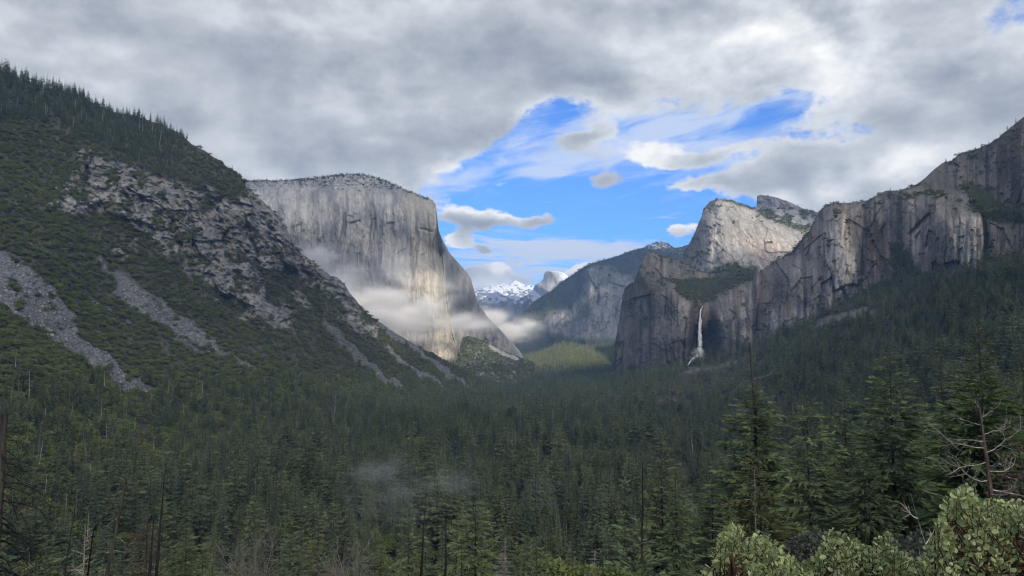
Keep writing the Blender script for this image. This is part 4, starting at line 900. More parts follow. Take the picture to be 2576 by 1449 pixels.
con.add(pos[isc], sz[isc], sz[isc] * (1.0 + 0.25 * rs.randn(isc.sum()).clip(-1, 1.5)), rs.randint(0, 4, isc.sum()), rs.randint(0, 7, isc.sum()), rs)
oak.add(pos[isoak], 9 + 8 * rs.rand(isoak.sum()), 11 + 6 * rs.rand(isoak.sum()), rs.randint(0, 2, isoak.sum()), rs.randint(0, 3, isoak.sum()), rs)
dead.add(pos[isdead], sz[isdead] * 0.9, sz[isdead] * 0.9, rs.randint(0, 2, isdead.sum()), rs.randint(0, 2, isdead.sum()), rs)
poles.add(pos[ispole], sz[ispole] * 0.8, sz[ispole] * 0.8, 0, rs.randint(0, 2, ispole.sum()), rs, 0.05)
# left mountain
def conif_zone(px, py): return sst(curve([(-420, 240), (0, 300), (110, 300), (150, 302), (230, 352), (330, 398), (420, 450), (480, 470), (560, 470), (620, 470), (1400, 470)])(px) - py, -14, 8) * (1 - 0.75 * sst(px, 440, 520))
def lm_w(px, py, P):
    ok = inframe(px, py) * (P[..., 2] > -158) * (px < 1330)
    return ok * (1 - sst(rock_mask(px, py), 0.35, 0.8) * 0.93) * (1 - sst(talus_mask(px, py), 0.2, 0.5))
def lm_brush(px, py, P): return lm_w(px, py, P) * (1 - 0.8 * conif_zone(px, py)) / np.clip(P[..., 1] / 900, 1, 2.0)
w = LM.cell(lm_brush); n = min(int(LM.area(w) / 34), 60000)
pos, px, py = LM.sample(n, w, rs); pos[:, 2] -= 0.6
low = sst(py + 0.1 * px, 960, 1150); hi = 1 - sst(py, 560, 800)
h = (4.6 + 5.5 * rs.rand(n) ** 2.0 + 8 * low * rs.rand(n)); q = rs.rand(n)
bmask = (fbm(px / 60, py / 60, 3, seed=911) > 0.18) & (q < 0.5 * low)
typ = np.where(low > 0.25, 0, np.where(rs.rand(n) < 0.5, 1, 2))
oak.add(pos[~bmask], h[~bmask], (h * (1.15 - 0.2 * low))[~bmask] * 1.25, typ[~bmask], rs.randint(0, 3, (~bmask).sum()), rs, 0.08)
bare.add(pos[bmask], h[bmask] * 1.1, h[bmask] * 1.1, rs.randint(0, 2, bmask.sum()), 0, rs, 0.05)
# conifers high on the shoulder and sprinkled through the lower woods
w = LM.cell(lambda px, py, P: lm_w(px, py, P) * conif_zone(px, py)); n = min(int(LM.area(w) / 85), 14000)
pos, px, py = LM.sample(n, w, rs); h = 20 + 18 * rs.rand(n) ** 1.4; h = h * (1 - 0.3 * sst(px, 400, 480)) * (1 - 0.3 * sst(py, 340, 430))
q = rs.rand(n) > 0.07
con.add(pos[q], h[q], h[q] * 0.95, rs.randint(0, 4, q.sum()), rs.randint(0, 7, q.sum()), rs)
poles.add(pos[~q], h[~q] * 1.0, h[~q] * 1.3, 0, 0, rs, 0.05)
w = LM.cell(lambda px, py, P: lm_w(px, py, P) * sst(py + 0.06 * px + 60 * fbm(px / 130, py / 90, 3, seed=913), 930, 1130)); n = min(int(LM.area(w) / 210), 5000)
pos, px, py = LM.sample(n, w, rs); h = 20 + 16 * rs.rand(n); q = rs.rand(n)
m1 = q < 0.80; m2 = (q >= 0.80) & (q < 0.91); m3 = q >= 0.91
con.add(pos[m1], h[m1], h[m1] * 1.05, rs.randint(0, 4, m1.sum()), rs.randint(0, 7, m1.sum()), rs)
dead.add(pos[m2], h[m2], h[m2], rs.randint(0, 2, m2.sum()), rs.randint(0, 2, m2.sum()), rs); poles.add(pos[m3], h[m3] * 0.9, h[m3] * 0.9, 0, 0, rs, 0.06)
w = LM.cell(lambda px, py, P: lm_w(px, py, P)); pos, px, py = LM.sample(160, w, rs); h = 9 + 8 * rs.rand(160)
con.add(pos, h, h * 1.1, rs.randint(0, 4, 160), rs.randint(0, 7, 160), rs)
# the ledges, rims and bowls of the cliffs
def veg_add(M, f, per, h0, h1, brush=0.5, cap=6000, wd=1.1, cw=1.0):
    w = M.cell(f); n = min(int(M.area(w) / per), cap)
    if n < 1: return
    pos, px, py = M.sample(n, w, rs); h = h0 + (h1 - h0) * rs.rand(n) ** 1.5; q = rs.rand(n) < brush
    oak.add(pos[q], h[q] * 0.55, h[q] * 0.85 * wd, rs.randint(1, 3, q.sum()), rs.randint(0, 3, q.sum()), rs, 0.1)
    con.add(pos[~q], h[~q], h[~q] * cw, rs.randint(0, 4, (~q).sum()), rs.randint(0, 7, (~q).sum()), rs)
def rim(M, top, lo, hi): return lambda px, py, P: inframe(px, py) * (1 - sst(py - curve(top)(px), lo, hi))
veg_add(RW, lambda px, py, P: inframe(px, py) * sst(rw_veg(px, py), 0.35, 0.8), 60, 5, 11, 0.88, 9000, 1.2)
veg_add(RW, lambda px, py, P: inframe(px, py) * np.maximum(poly_mask(px, py, [(2240, 620), (2270, 625), (2315, 690), (2310, 750), (2240, 770), (2130, 800), (2160, 740), (2250, 700)], 8), poly_mask(px, py, [(2420, 470), (2450, 470), (2520, 530), (2576, 545), (2576, 565), (2480, 555)], 6)), 90, 16, 30, 0.1, 2500)
veg_add(RW, lambda px, py, P: inframe(px, py) * sst(py - curve(RW_BOT)(px), -34, -8) * (px > 1830), 60, 14, 30, 0.1, 2500)
veg_add(RW, lambda px, py, P: rim(RW, RW_TOP, 2, 9)(px, py, P) * (px < 2200), 130, 6, 13, 0.35, 500)
veg_add(RW, lambda px, py, P: rim(RW, RW_TOP, 1, 6)(px, py, P) * (px > 2200), 420, 9, 20, 0.1, 90)
veg_add(RW, lambda px, py, P: inframe(px, py) * poly_mask(px, py, [(2380, 420), (2576, 300), (2576, 540), (2480, 530), (2420, 480)], 10) * sst(fbm(px / 30, py / 12, 4, seed=925), 0.1, 0.4), 260, 8, 18, 0.5, 500)
veg_add(PK, lambda px, py, P: inframe(px, py) * sst(pk_veg(px, py), 0.4, 0.8), 120, 6, 13, 0.8, 5000, 1.2)
veg_add(PK, rim(PK, PK_TOP, 2, 8), 220, 8, 15, 0.2, 400)
veg_add(SB, lambda px, py, P: (px > 1912) * (py < curve([(1903, 493), (1990, 506), (2075, 541)])(px) + 5), 160, 7, 13, 0.2, 60)
veg_add(EC, lambda px, py, P: inframe(px, py) * (1 - sst(py + 8 * fbm(px / 9, py / 5, 3, seed=921), 462, 486)) * (0.2 + 0.8 * sst(fbm(px / 12, py / 6, 3, seed=923), 0, 0.3)), 420, 9, 19, 0.35, 1800)
veg_add(EC, lambda px, py, P: (1 - sst(py - curve(EC_TOP)(px), 2, 9)) * (px < 1100), 230, 9, 17, 0.25, 1400, cw=1.25)
veg_add(TF, lambda px, py, P: 1 - sst(line_mask(px, py, [(1232, 870), (1262, 888), (1300, 903)], 9), 0.3, 0.6), 130, 7, 12, 0.8, 2500)
veg_add(FR, lambda px, py, P: (1 - sst(py - curve(FR_TOP)(px), 2, 14)) * (px > 1330), 900, 20, 36, 0.0, 2600)
veg_add(FR, lambda px, py, P: (1 - fr_rock(px, py)), 1400, 16, 30, 0.25, 6000)
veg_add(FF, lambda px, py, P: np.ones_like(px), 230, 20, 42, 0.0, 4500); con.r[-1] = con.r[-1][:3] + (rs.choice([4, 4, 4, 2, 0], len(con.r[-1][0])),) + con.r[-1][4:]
# slope under the viewpoint
n = 520; x = -170 + 420 * rs.rand(n); y = 150 + 250 * rs.rand(n); z = near_z(x, y); 
px, py = to_px(np.stack([x, y, z], -1)); h = 22 + 12 * rs.rand(n)
px2, py2 = to_px(np.stack([x, y, z + h], -1))
lim = np.interp(px, [0, 1500, 1700, 2000, 2576], [1330, 1330, 1200, 1050, 980])
h = np.where(py2 < lim, h * 0.55, h); px2, py2 = to_px(np.stack([x, y, z + h], -1)); k = (px > -80) & (px < 2650) & (py2 > lim)
con.add(np.stack([x, y, z - 0.3], -1)[k], h[k], h[k] * 1.15, rs.randint(0, 4, k.sum()), rs.randint(0, 7, k.sum()), rs)
n = 260; x = -150 + 380 * rs.rand(n); y = 90 + 170 * rs.rand(n); z = near_z(x, y); px, py = to_px(np.stack([x, y, z + 7.0], -1)); k = (px > -60) & (px < 2640) & (py > 1370)
oak.add(np.stack([x, y, z - 0.2], -1)[k], 5 + 4 * rs.rand(k.sum()), 6 + 4 * rs.rand(k.sum()), 0, rs.randint(0, 3, k.sum()), rs)
for p in (con, oak, dead, bare, poles): p.done()
print('plants', len(con.H), len(oak.H), len(dead.H), len(bare.H), len(poles.H))

# ---- which ones become objects
def where(px, py, y):
    """what a plant stands beside, said by things one can find in the photo"""
    if y < 330:
        return ('by the leaning snag' if px < 620 else 'behind the bare oaks' if px < 1000 else 'by the burnt poles' if px < 1330 else 'near the silvery dead trees' if px < 1750 else 'behind the manzanita')
    row = 'in the near rows' if y < 460 else 'in the second rows' if y < 560 else 'in the middle rows' if y < 680 else 'in the upper rows' if y < 850 else 'in the far rows'
    col = ('at the frame edge' if px < 120 else 'below the long scree chute' if px < 300 else 'below the short scree chute' if px < 600 else 'under the brushy mountainside' if px < 850 else 'left of the low mist' if px < 1000 else 'around the low mist' if px < 1110 else 'right of the low mist' if px < 1240 else
           'below the pale cliff' if px < 1400 else 'below the far ridge' if px < 1560 else 'below the waterfall' if px < 1800 else 'behind the dead-topped pine' if px < 2000 else 'under the dark walls' if px < 2300 else 'on the wooded right slope')
    return row + ' ' + col
def promote(P, name, cat, near_protos, partmats, most, group, adj, wide, maxy=1e9):
    px, py = to_px(P.pos); pt = to_px(P.pos + np.c_[0 * P.H, 0 * P.H, P.H])
    vis = (px > -10) & (px < 2586) & (pt[1] < 1445) & (P.pos[:, 1] < maxy)
    size = np.where(vis, P.H * P.W / P.pos[:, 1] ** 2, 0)
    pick = np.argsort(-size)[:most]; pick = pick[size[pick] > 0]
    mask = np.zeros(len(P.H), bool); mask[pick] = True
    split = []
    for me in near_protos:                       # the same shape as two meshes: trunk and crown
        mi = np.empty(len(me.polygons), np.int32); me.polygons.foreach_get('material_index', mi)
        co = np.empty(len(me.vertices) * 3, np.float32); me.vertices.foreach_get('co', co); co = co.reshape(-1, 3)
        out = []
        for k in range(len(me.materials)):
            fs = [tuple(p.vertices) for p in me.polygons if p.material_index == k]
            if not fs: continue
            ids = sorted({v for f in fs for v in f}); re = {v: i for i, v in enumerate(ids)}
            m2 = bpy.data.meshes.new(partmats[k]); m2.from_pydata(co[ids].tolist(), [], [[re[v] for v in f] for f in fs]); m2.materials.append(me.materials[k]); out.append((partmats[k], m2))
        split.append(out)
    for i in pick:
        e = bpy.data.objects.new(name, None); COL.objects.link(e)
        e.location = P.pos[i]; e.rotation_euler = P.rot[i]; e.scale = (P.W[i], P.W[i], P.H[i])
        hh = P.H[i] / np.median(P.H[pick]); ww = P.W[i] / P.H[i]
        lab = ('very tall' if hh > 1.25 else 'tall' if hh > 1.08 else 'stunted' if hh < 0.75 else 'short' if hh < 0.92 else 'middling') + ' ' + ('narrow' if ww < wide[0] * 0.93 else 'slim' if ww < (wide[0] + wide[1]) / 2 else 'broad' if ww < wide[1] * 1.07 else 'spreading') + ' ' + adj + ' ' + where(px[i], py[i], P.pos[i, 1])
        tag(e, lab, cat, group)
        for nm, m2 in split[P.near[i] % len(split)]:
            o = bpy.data.objects.new(nm, m2); COL.objects.link(o); o.parent = e
    return mask
mc = promote(con, 'conifer_tree', 'conifer', MID_C, ['trunk', 'crown'], 300, 'conifers of the valley forest', 'green conifer', (0.9, 1.12))
mo = promote(oak, 'oak_tree', 'oak', OAK_N, ['trunk', 'crown'], 290, 'round-crowned oaks among the conifers', 'round-crowned oak', (1.0, 1.3))
md_ = promote(dead, 'dead_conifer', 'dead conifer', DEAD_C, ['trunk', 'crown'], 90, 'grey dead conifers in the forest', 'grey dead conifer', (0.95, 1.05))
mb = promote(bare, 'bare_oak', 'bare oak', BARE_O, ['trunk', 'crown'], 140, 'leafless oaks on the lower slope', 'leafless oak', (0.95, 1.05))
mp = promote(poles, 'dead_snag', 'dead snag', POLE, ['trunk'], 250, 'bleached bare snags', 'bleached bare snag', (0.95, 1.2))
def rest(P, mask, name, near, far, label, near_y=1500):
    k = ~mask; nr = len(near)
    idx = np.where(P.pos[:, 1] < near_y, P.near % nr, nr + P.far % len(far))
    scatter(name, near + far, P.pos[k], idx[k], np.c_[P.W, P.W, P.H][k], P.rot[k], label)
rest(con, mc, 'conifer_forest', MID_C, FAR_C, 'dense conifer forest covering the valley floor and the shoulders', 1600)
rest(oak, mo, 'oak_brush', OAK_N, OAK_F, 'rounded oak and chaparral brush covering the mountainside', 1700)
rest(dead, md_, 'dead_conifer_scatter', DEAD_C, DEAD_C, 'grey dead conifers scattered through the far forest')
rest(bare, mb, 'bare_oak_scatter', BARE_O, BARE_O, 'leafless oaks scattered on the lower mountainside')
if (~mp).sum(): rest(poles, mp, 'bare_snag_scatter', POLE, POLE_B, 'bleached bare trunks scattered in the far forest')
# ---- loose stones on the scree chutes
w = LM.cell(lambda px, py, P: inframe(px, py) * sst(talus_mask(px, py), 0.25, 0.6)); n = min(int(LM.area(w) / 6.5), 32000)
pos, px, py = LM.sample(n, w, rs); z = 0.8 + 2.0 * rs.rand(n) ** 3 + 3.0 * (rs.rand(n) > 0.985)
scatter('scree_stones', ROCKS, pos, rs.randint(0, 4, n), np.c_[z, z, z] * (0.8 + 0.4 * rs.rand(n, 3)), rs.rand(n, 3) * 6.28, 'grey angular stones lying on the scree chutes')

# ---------------------------------------------------------------- trees of the near slope, one by one
def root_at(px, py, Y, base=None):
    """top of the tree seen at px, py at distance Y: its foot on the slope and its height"""
    t = at(px, py, Y); bx = t.x if base is None else (base - CX) / FPX * Y * 1.0
    z = float(near_z(bx, Y))
    return Vector((bx, Y, z)), t
def hero_conifer(name, label, px, py, Y, R0, leaf=None, bark=None, seed=1, cat='conifer', bough_r=0.004, foot=None, **kw):
    leaf = leaf or M_NEEDLE_D; bark = bark or M_BARK
    b, t = root_at(px, py, Y, foot); H = t.z - b.z
    e = link(name, None); e.location = b; tag(e, label, cat)
    rs = np.random.RandomState(seed); ln = (t - b) / H
    k = dict(base=0.1, whorls=44, nb=8, ns=13, lw=0.27, lmul=0.38, droop=0.2, ragged=0.3, prof=0.8); k.update(kw)
    V, F, B = crown_conifer(rs, R0=R0 / H, **k)
    V = V * H; V[:, 0] += V[:, 2] * ln.x
    z = np.linspace(-0.02, 0.985, 9); w = np.cumsum(rs.randn(9, 2) * 0.0016, 0); w[0] = 0
    tr = np.c_[(w[:, 0] + z * ln.x) * H, w[:, 1] * H, z * H]; r0 = 0.0105 * H * kw.get('tk', 1)
    g = Geo(); g.tube(tr, r0 * (1 - 0.93 * np.clip(z, 0, 1)) + 0.01, 8); 
    for a, c, L in B:
        a = a * H; c = c * H; a[0] += a[2] * ln.x; c[0] += c[2] * ln.x
        m = (a + c) / 2 + np.array([0, 0, 0.06 * L * H]); g.tube([a, m, c * 0.85 + a * 0.15], [0.018 + bough_r * L * H * 2.2, 0.014 + bough_r * L * H, 0.006], 3)
    link('trunk', g.mesh('trunk', bark), e)
    link('crown', mesh_np('crown', V, F, leaf), e)
    return e
def limb_path(rs, p, d, L, n=5, bend=(0, 0, 0.2), wob=0.12):
    pts = [np.array(p, float)]; d = np.array(d, float); d /= np.linalg.norm(d)
    for i in range(n):
        d = d + np.array(bend) / n + rs.randn(3) * wob; d /= np.linalg.norm(d); pts.append(pts[-1] + d * L / n)
    return np.array(pts), d
def limb(rs, g, p, d, L, r, bend, lev=2, nsub=5, wob=0.12, sides=4):
    pts, _ = limb_path(rs, p, d, L, 5, bend, wob); g.tube(pts, np.linspace(r, r * 0.25, 6), sides if lev > 0 else 3)
    if lev > 0:
        for k in range(nsub):
            i = rs.randint(1, 6); dd = pts[i] - pts[i - 1]; dd /= np.linalg.norm(dd) + 1e-9
            q = dd + rs.randn(3) * 0.65; limb(rs, g, pts[i], q, L * (0.28 + 0.25 * rs.rand()), r * 0.42, bend, lev - 1, max(2, nsub - 2), wob, 3)
def dead_tree(name, label, px, py, Y, specs, mat_t, mat_b, r0=0.25, foot=None, seed=3, cat='dead tree', lev=2, nsub=4, wob=0.12, upto=1.0, rt=0.12):
    """specs: (height fraction, azimuth deg, length m, rise, bend z)"""
    b, t = root_at(px, py, Y, foot); H = t.z - b.z; rs = np.random.RandomState(seed)
    e = link(name, None); e.location = b; tag(e, label, cat)
    z = np.linspace(-0.02, 1, 10); w = np.cumsum(rs.randn(10, 2) * 0.0022, 0); w[0] = 0; w -= z[:, None] * w[-1]
    tr = np.c_[z * (t.x - b.x) + w[:, 0] * H, w[:, 1] * H, z * H]
    g = Geo(); g.tube(tr, r0 * (1 - (1 - rt) * np.clip(z, 0, 1)), 8); link('trunk', g.mesh('trunk', mat_t, True), e)
    for (f, az, L, rise, bend) in specs:
        p = np.array([np.interp(f, z, tr[:, k]) for k in range(3)]); a = R(az)
        g = Geo(); limb(rs, g, p, (math.cos(a), math.sin(a), rise), L, max(0.012, r0 * 0.30 * (1.15 - f)), (0, 0, bend), lev, nsub, wob)
        link('branch', g.mesh('branch', mat_b), e)
    return e
def rnd_specs(seed, n, f0, f1, L, rise, bend, taper=0.7, spread=None):
    rs = np.random.RandomState(seed); out = []
    for i in range(n):
        f = f0 + (f1 - f0) * (i + rs.rand()) / n
        out.append((f, rs.rand() * 360 if spread is None else spread[0] + (spread[1] - spread[0]) * rs.rand(), L * (1 - taper * (f - f0) / (f1 - f0)) * (0.6 + 0.6 * rs.rand()), rise + 0.15 * rs.randn(), bend))
    return out

# right-hand group, from the far ones forward
hero_conifer('conifer_tree', 'broad pale-topped conifer towering behind the fresh green rounded one', 2460, 782, 150, 9.5, M_NEEDLE_O, seed=11, base=0.12, whorls=44, ns=13, lmul=0.3)
hero_conifer('conifer_tree', 'wide dim conifer standing left of the towering pale-topped one', 2368, 862, 185, 8.5, M_NEEDLE_D, seed=12, whorls=40, ns=12, lmul=0.32)
hero_conifer('conifer_tree', 'tall dark pine with bare inner trunk, in the middle of the group of three', 2238, 880, 112, 7.2, seed=13, whorls=40, base=0.14, prof=0.7, ragged=0.35)
hero_conifer('conifer_tree', 'grey-green conifer between the tall dark pine and the slender pine', 2122, 955, 140, 7.6, M_NEEDLE_D, seed=14, whorls=38, prof=0.75)
hero_conifer('conifer_tree', 'slender pine with open whorls next to the dead-topped pine', 2036, 985, 100, 5.8, seed=15, whorls=30, ragged=0.4, prof=0.7, base=0.1)
hero_conifer('conifer_tree', 'thin dark conifer beside the tall dark pine', 2325, 992, 118, 3.6, seed=16, whorls=34)
hero_conifer('conifer_tree', 'fresh green conifer with a rounded top behind the pale-branched dead tree', 2470, 945, 92, 5.0, M_NEEDLE_G, seed=17, prof=0.42, whorls=34, top_round=0.1, lmul=0.5, lw=0.26)
hero_conifer('conifer_tree', 'dim conifer filling the view edge beyond the rounded green one', 2575, 900, 160, 8.0, M_NEEDLE, seed=18, whorls=38)
hero_conifer('conifer_tree', 'low brownish conifer at the foot of the pale-branched dead tree', 2560, 1090, 60, 3.0, M_NEEDLE_R, seed=19, whorls=22)
hero_conifer('conifer_tree', 'deep green conifer between the slender pine and the manzanita', 2180, 1080, 95, 4.6, M_NEEDLE, seed=27, whorls=32)
# the pine with the dead top
b_, t_ = root_at(1902, 985, 130)
hero_conifer('conifer_tree', 'ragged pine whose crown ends below a long dead spire', 1900, 975, 130, 6.4, seed=20, base=0.18, whorls=46, nb=9, ragged=0.4, prof=0.42, lmul=0.36, ns=13, lw=0.28, bough_r=0.006)
dead_tree('dead_spire', 'bare forked dead spire rising out of the ragged pine', 1885, 862, 130.6, [(0.985, 200, 1.3, 0.3, 0.3), (0.97, 20, 1.4, 0.5, 0.4), (0.95, 190, 1.6, -0.1, 0.2), (0.93, 10, 1.0, 0.2, 0.2), (0.90, 180, 1.5, 0.2, 0.0), (0.868, 5, 5.2, 0.02, 0.10), (0.865, 182, 4.3, 0.25, -1.2), (0.846, 185, 3.2, 0.10, -0.5), (0.825, 355, 4.2, 0.05, -0.8), (0.80, 350, 4.9, -0.1, -0.7), (0.78, 200, 2.4, -0.5, -0.2), (0.76, 170, 2.6, -0.2, 0.0)],
          M_BARK, M_GREY, 0.42, foot=1906, seed=21, nsub=4, lev=2, rt=0.35)
dead_tree('dead_snag', 'short bleached snag standing right of the dead spire', 2068, 1010, 205, [], M_GREY, M_GREY, 0.22, seed=22)
hero_conifer('conifer_tree', 'yellow-green cedar with bare twigs in front of the dead-topped pine', 1903, 1125, 68, 4.2, M_NEEDLE_Y, seed=23, whorls=34, prof=0.6, ragged=0.4, base=0.05, lmul=0.34)
dead_tree('dead_snag', 'pale crooked snag tangled in the yellow-green cedar', 1898, 1180, 66.5, rnd_specs(24, 12, 0.45, 0.95, 2.2, 0.1, -0.4), M_GREY, M_PALE, 0.12, seed=24)
hero_conifer('conifer_tree', 'feathery pale-twigged conifer beside the crooked burnt pine', 1664, 1082, 140, 6.2, M_NEEDLE_O, seed=25, whorls=36, ragged=0.35)
hero_conifer('conifer_tree', 'slim straight conifer between the feathery one and the cedar', 1700, 1172, 98, 3.8, seed=26, whorls=34)
hero_conifer('conifer_tree', 'soft green conifer just left of the yellow-green cedar', 1790, 1188, 120, 4.8, M_NEEDLE, seed=28, whorls=34)
hero_conifer('conifer_tree', 'spindly conifer between the soft green one and the cedar', 1830, 1240, 82, 3.0, M_NEEDLE_D, seed=29, whorls=28)
# crooked burnt pine
hero_conifer('pine_tree', 'crooked pine with heavy dark boughs under a burnt spike', 1612, 1300, 76, 4.4, seed=30, cat='pine', base=0.05, whorls=15, nb=5, ragged=0.6, prof=0.35, droop=-0.05, ns=12, lw=0.26, lmul=0.36, bough_r=0.010)
dead_tree('burnt_spike', 'black burnt spike with hanging pale twigs above the crooked pine', 1617, 1162, 76.4, [(0.93, 350, 1.6, -0.8, -0.5), (0.88, 355, 2.2, -0.9, -0.3), (0.80, 350, 1.8, -0.6, -0.4), (0.62, 10, 2.6, 0.0, -0.3), (0.60, 200, 3.4, 0.1, -0.7), (0.57, 5, 5.0, 0.15, -0.9), (0.4, 190, 3.2, 0.1, -0.6), (0.32, 10, 4.0, 0.1, -0.6), (0.22, 175, 3.6, 0.0, -0.5)], M_CHAR, M_BARK, 0.17, foot=1600, seed=31, rt=0.25)
# the dead tree with pale curved branches
M_LIMB = bark_mat('pale_limb_wood', (0.16, 0.145, 0.125), (0.42, 0.40, 0.35), 5)
sp = [(0.97, 100, 0.7, 1.0, 0.4), (0.93, 20, 1.4, 0.6, 0.5), (0.90, 180, 1.3, 0.15, -0.2), (0.86, 10, 2.4, 0.1, 0.7), (0.83, 185, 2.0, 0.1, 0.0), (0.80, 175, 3.2, 0.15, -0.2), (0.78, 350, 2.6, 0.0, 0.5), (0.74, 188, 3.0, -0.1, 0.1), (0.70, 5, 3.0, -0.1, 0.6),
      (0.66, 170, 2.2, -0.3, 0.3), (0.62, 355, 2.8, -0.2, 0.5), (0.56, 182, 2.3, -0.3, 0.3), (0.50, 8, 3.0, -0.25, 0.5), (0.44, 185, 2.0, -0.2, 0.3), (0.38, 350, 2.6, -0.2, 0.3), (0.6, 270, 1.8, 0.0, 0.4), (0.72, 265, 1.6, 0.0, 0.4), (0.32, 178, 2.2, 0.2, 0.4), (0.28, 15, 2.4, 0.1, 0.5)]
dead_tree('dead_tree', 'reddish-barked dead tree with long pale curving branches, near the manzanita', 2462, 1012, 45, sp, M_BARK_RED, M_LIMB, 0.30, foot=2500, seed=33, nsub=7, lev=2, wob=0.2)
dead_tree('fallen_branch', 'pale arching dead branch reaching left out of the big manzanita', 2290, 1240, 14, [(0.9, 200, 0.6, 0.3, 0.3), (0.7, 190, 0.5, 0.5, 0.3), (0.5, 20, 0.5, 0.5, 0.3), (0.8, 30, 0.4, 0.4, 0.2), (0.35, 190, 0.6, 0.2, 0.3)], M_GREY, M_PALE, 0.022, foot=2420, seed=34, cat='branch', lev=1)
# burnt poles and pines at the bottom centre
dead_tree('burnt_pole', 'taller black burnt pole leaning slightly, curled pale twigs near its foot', 1073, 1236, 70, [(0.42, 5, 1.4, -0.2, 1.6), (0.36, 340, 1.8, 0.1, 1.4), (0.30, 10, 2.2, -0.3, 1.2), (0.22, 350, 1.5, 0.2, 0.8)], M_CHAR, M_PALE, 0.24, foot=1053, seed=41, lev=1, nsub=2, cat='burnt pole', rt=0.06)
dead_tree('burnt_pole', 'straight black burnt pole right of the leaning one', 1122, 1262, 72, [(0.3, 200, 1.2, 0.2, 0.4), (0.2, 20, 1.0, 0.1, 0.4)], M_CHAR, M_CHAR, 0.24, foot=1118, seed=42, lev=1, nsub=2, cat='burnt pole', rt=0.08)
dead_tree('burnt_pole', 'thin dark pole right of the two burnt poles', 1160, 1325, 84, [], M_CHAR, M_CHAR, 0.10, foot=1168, seed=43, cat='burnt pole')
dead_tree('burnt_pole', 'thin burnt pole standing left of the leafless oaks in the dark conifers', 860, 1290, 110, [], M_CHAR, M_CHAR, 0.15, foot=845, seed=44, cat='burnt pole')
hero_conifer('pine_tree', 'open-branched pine just left of the leaning burnt pole', 1030, 1264, 105, 3.3, seed=45, cat='pine', whorls=20, ragged=0.45, prof=0.6)
hero_conifer('pine_tree', 'full green pine right of the burnt poles', 1195, 1242, 88, 3.5, M_NEEDLE_D, seed=46, cat='pine', whorls=26, ragged=0.3, prof=0.5, lw=0.24)
hero_conifer('conifer_tree', 'narrow conifer right behind the straight burnt pole', 1150, 1300, 140, 3.4, seed=47, whorls=30)
hero_conifer('pine_tree', 'young pine with long needle tufts on the bottom edge', 1352, 1342, 36, 1.3, M_NEEDLE_D, seed=48, cat='pine', whorls=16, droop=-0.3, prof=0.5, lw=0.12, lmul=0.45, ns=14)
hero_conifer('dead_conifer', 'small silvery dead conifer left of the young pine', 1270, 1346, 58, 1.4, M_NEEDLE_S, M_GREY, seed=49, cat='dead conifer', whorls=30, lw=0.07, ns=9, lmul=0.42)
hero_conifer('dead_conifer', 'silvery dead conifer on the bottom edge right of the young pine', 1496, 1378, 54, 1.5, M_NEEDLE_S, M_GREY, seed=50, cat='dead conifer', whorls=26, lw=0.07, ns=9, lmul=0.45)
hero_conifer('conifer_tree', 'small bushy conifer behind the silvery dead one by the crooked pine', 1415, 1330, 85, 2.6, M_NEEDLE, seed=51, whorls=26)
hero_conifer('conifer_tree', 'small yellowish conifer at the bottom edge beside the bare oak', 960, 1380, 64, 2.1, M_NEEDLE_Y, seed=52, whorls=24)
hero_conifer('conifer_tree', 'brown-tinged conifer behind the right bare oak', 800, 1300, 125, 4.0, M_NEEDLE, seed=53, whorls=30)
# bottom corner with the snags
dead_tree('dead_conifer', 'dark dead conifer on the frame edge with drooping black branches', 12, 1042, 40, rnd_specs(61, 42, 0.16, 0.93, 4.2, -0.15, -0.9, 0.62, (-80, 80)) + [(0.97, 180, 0.6, 0.2, 0), (0.96, 10, 0.5, 0.3, 0.1), (0.84, 5, 1.6, 0.0, -0.1)], M_BARK, M_CHAR, 0.33, foot=4, seed=62, lev=1, nsub=6, cat='dead conifer', rt=0.45)
dead_tree('leaning_snag', 'brown snag leaning over with a crown of broken twigs', 318, 1205, 72, [(0.99, 170, 1.3, 0.2, 0.2), (0.985, 10, 1.3, 0.1, 0.1), (0.97, 200, 0.8, -0.3, 0.2), (0.80, 190, 1.4, -0.8, 0.2), (0.79, 10, 0.5, 0.4, 0.2), (0.70, 355, 1.3, -0.5, -0.5), (0.62, 5, 1.0, 0.0, 0.0), (0.61, 180, 0.8, 0.1, 0.1), (0.36, 350, 3.0, -0.2, -1.0), (0.34, 20, 3.4, -0.4, -0.8), (0.38, 170, 1.4, 0.3, 0.3)], M_BARK, M_GREY, 0.27, foot=262, seed=63, lev=2, nsub=3, cat='snag', rt=0.3)
dead_tree('dead_conifer', 'silver-grey dead conifer with fine upswept branches left of the leaning snag', 215, 1318, 60, rnd_specs(64, 34, 0.12, 0.97, 2.3, 0.05, 0.5, 0.75), M_GREY, M_PALE, 0.13, seed=65, lev=1, nsub=5, cat='dead conifer')
dead_tree('burnt_pole', 'tall hair-thin topped black burnt pole', 420, 1160, 82, rnd_specs(66, 16, 0.1, 0.45, 2.4, -0.2, 0.6, 0.3), M_CHAR, M_GREY, 0.30, foot=400, seed=67, lev=1, nsub=3, cat='burnt pole', rt=0.04)
dead_tree('burnt_pole', 'stout black burnt pole left of the hair-thin topped one', 388, 1290, 70, rnd_specs(68, 14, 0.1, 0.6, 2.0, -0.2, 0.6, 0.3), M_CHAR, M_GREY, 0.27, foot=380, seed=69, lev=1, nsub=3, cat='burnt pole', rt=0.15)
dead_tree('burnt_pole', 'short black burnt pole beside the silver-grey dead conifer', 236, 1330, 58, [], M_CHAR, M_CHAR, 0.16, foot=232, seed=70, cat='burnt pole', rt=0.2)
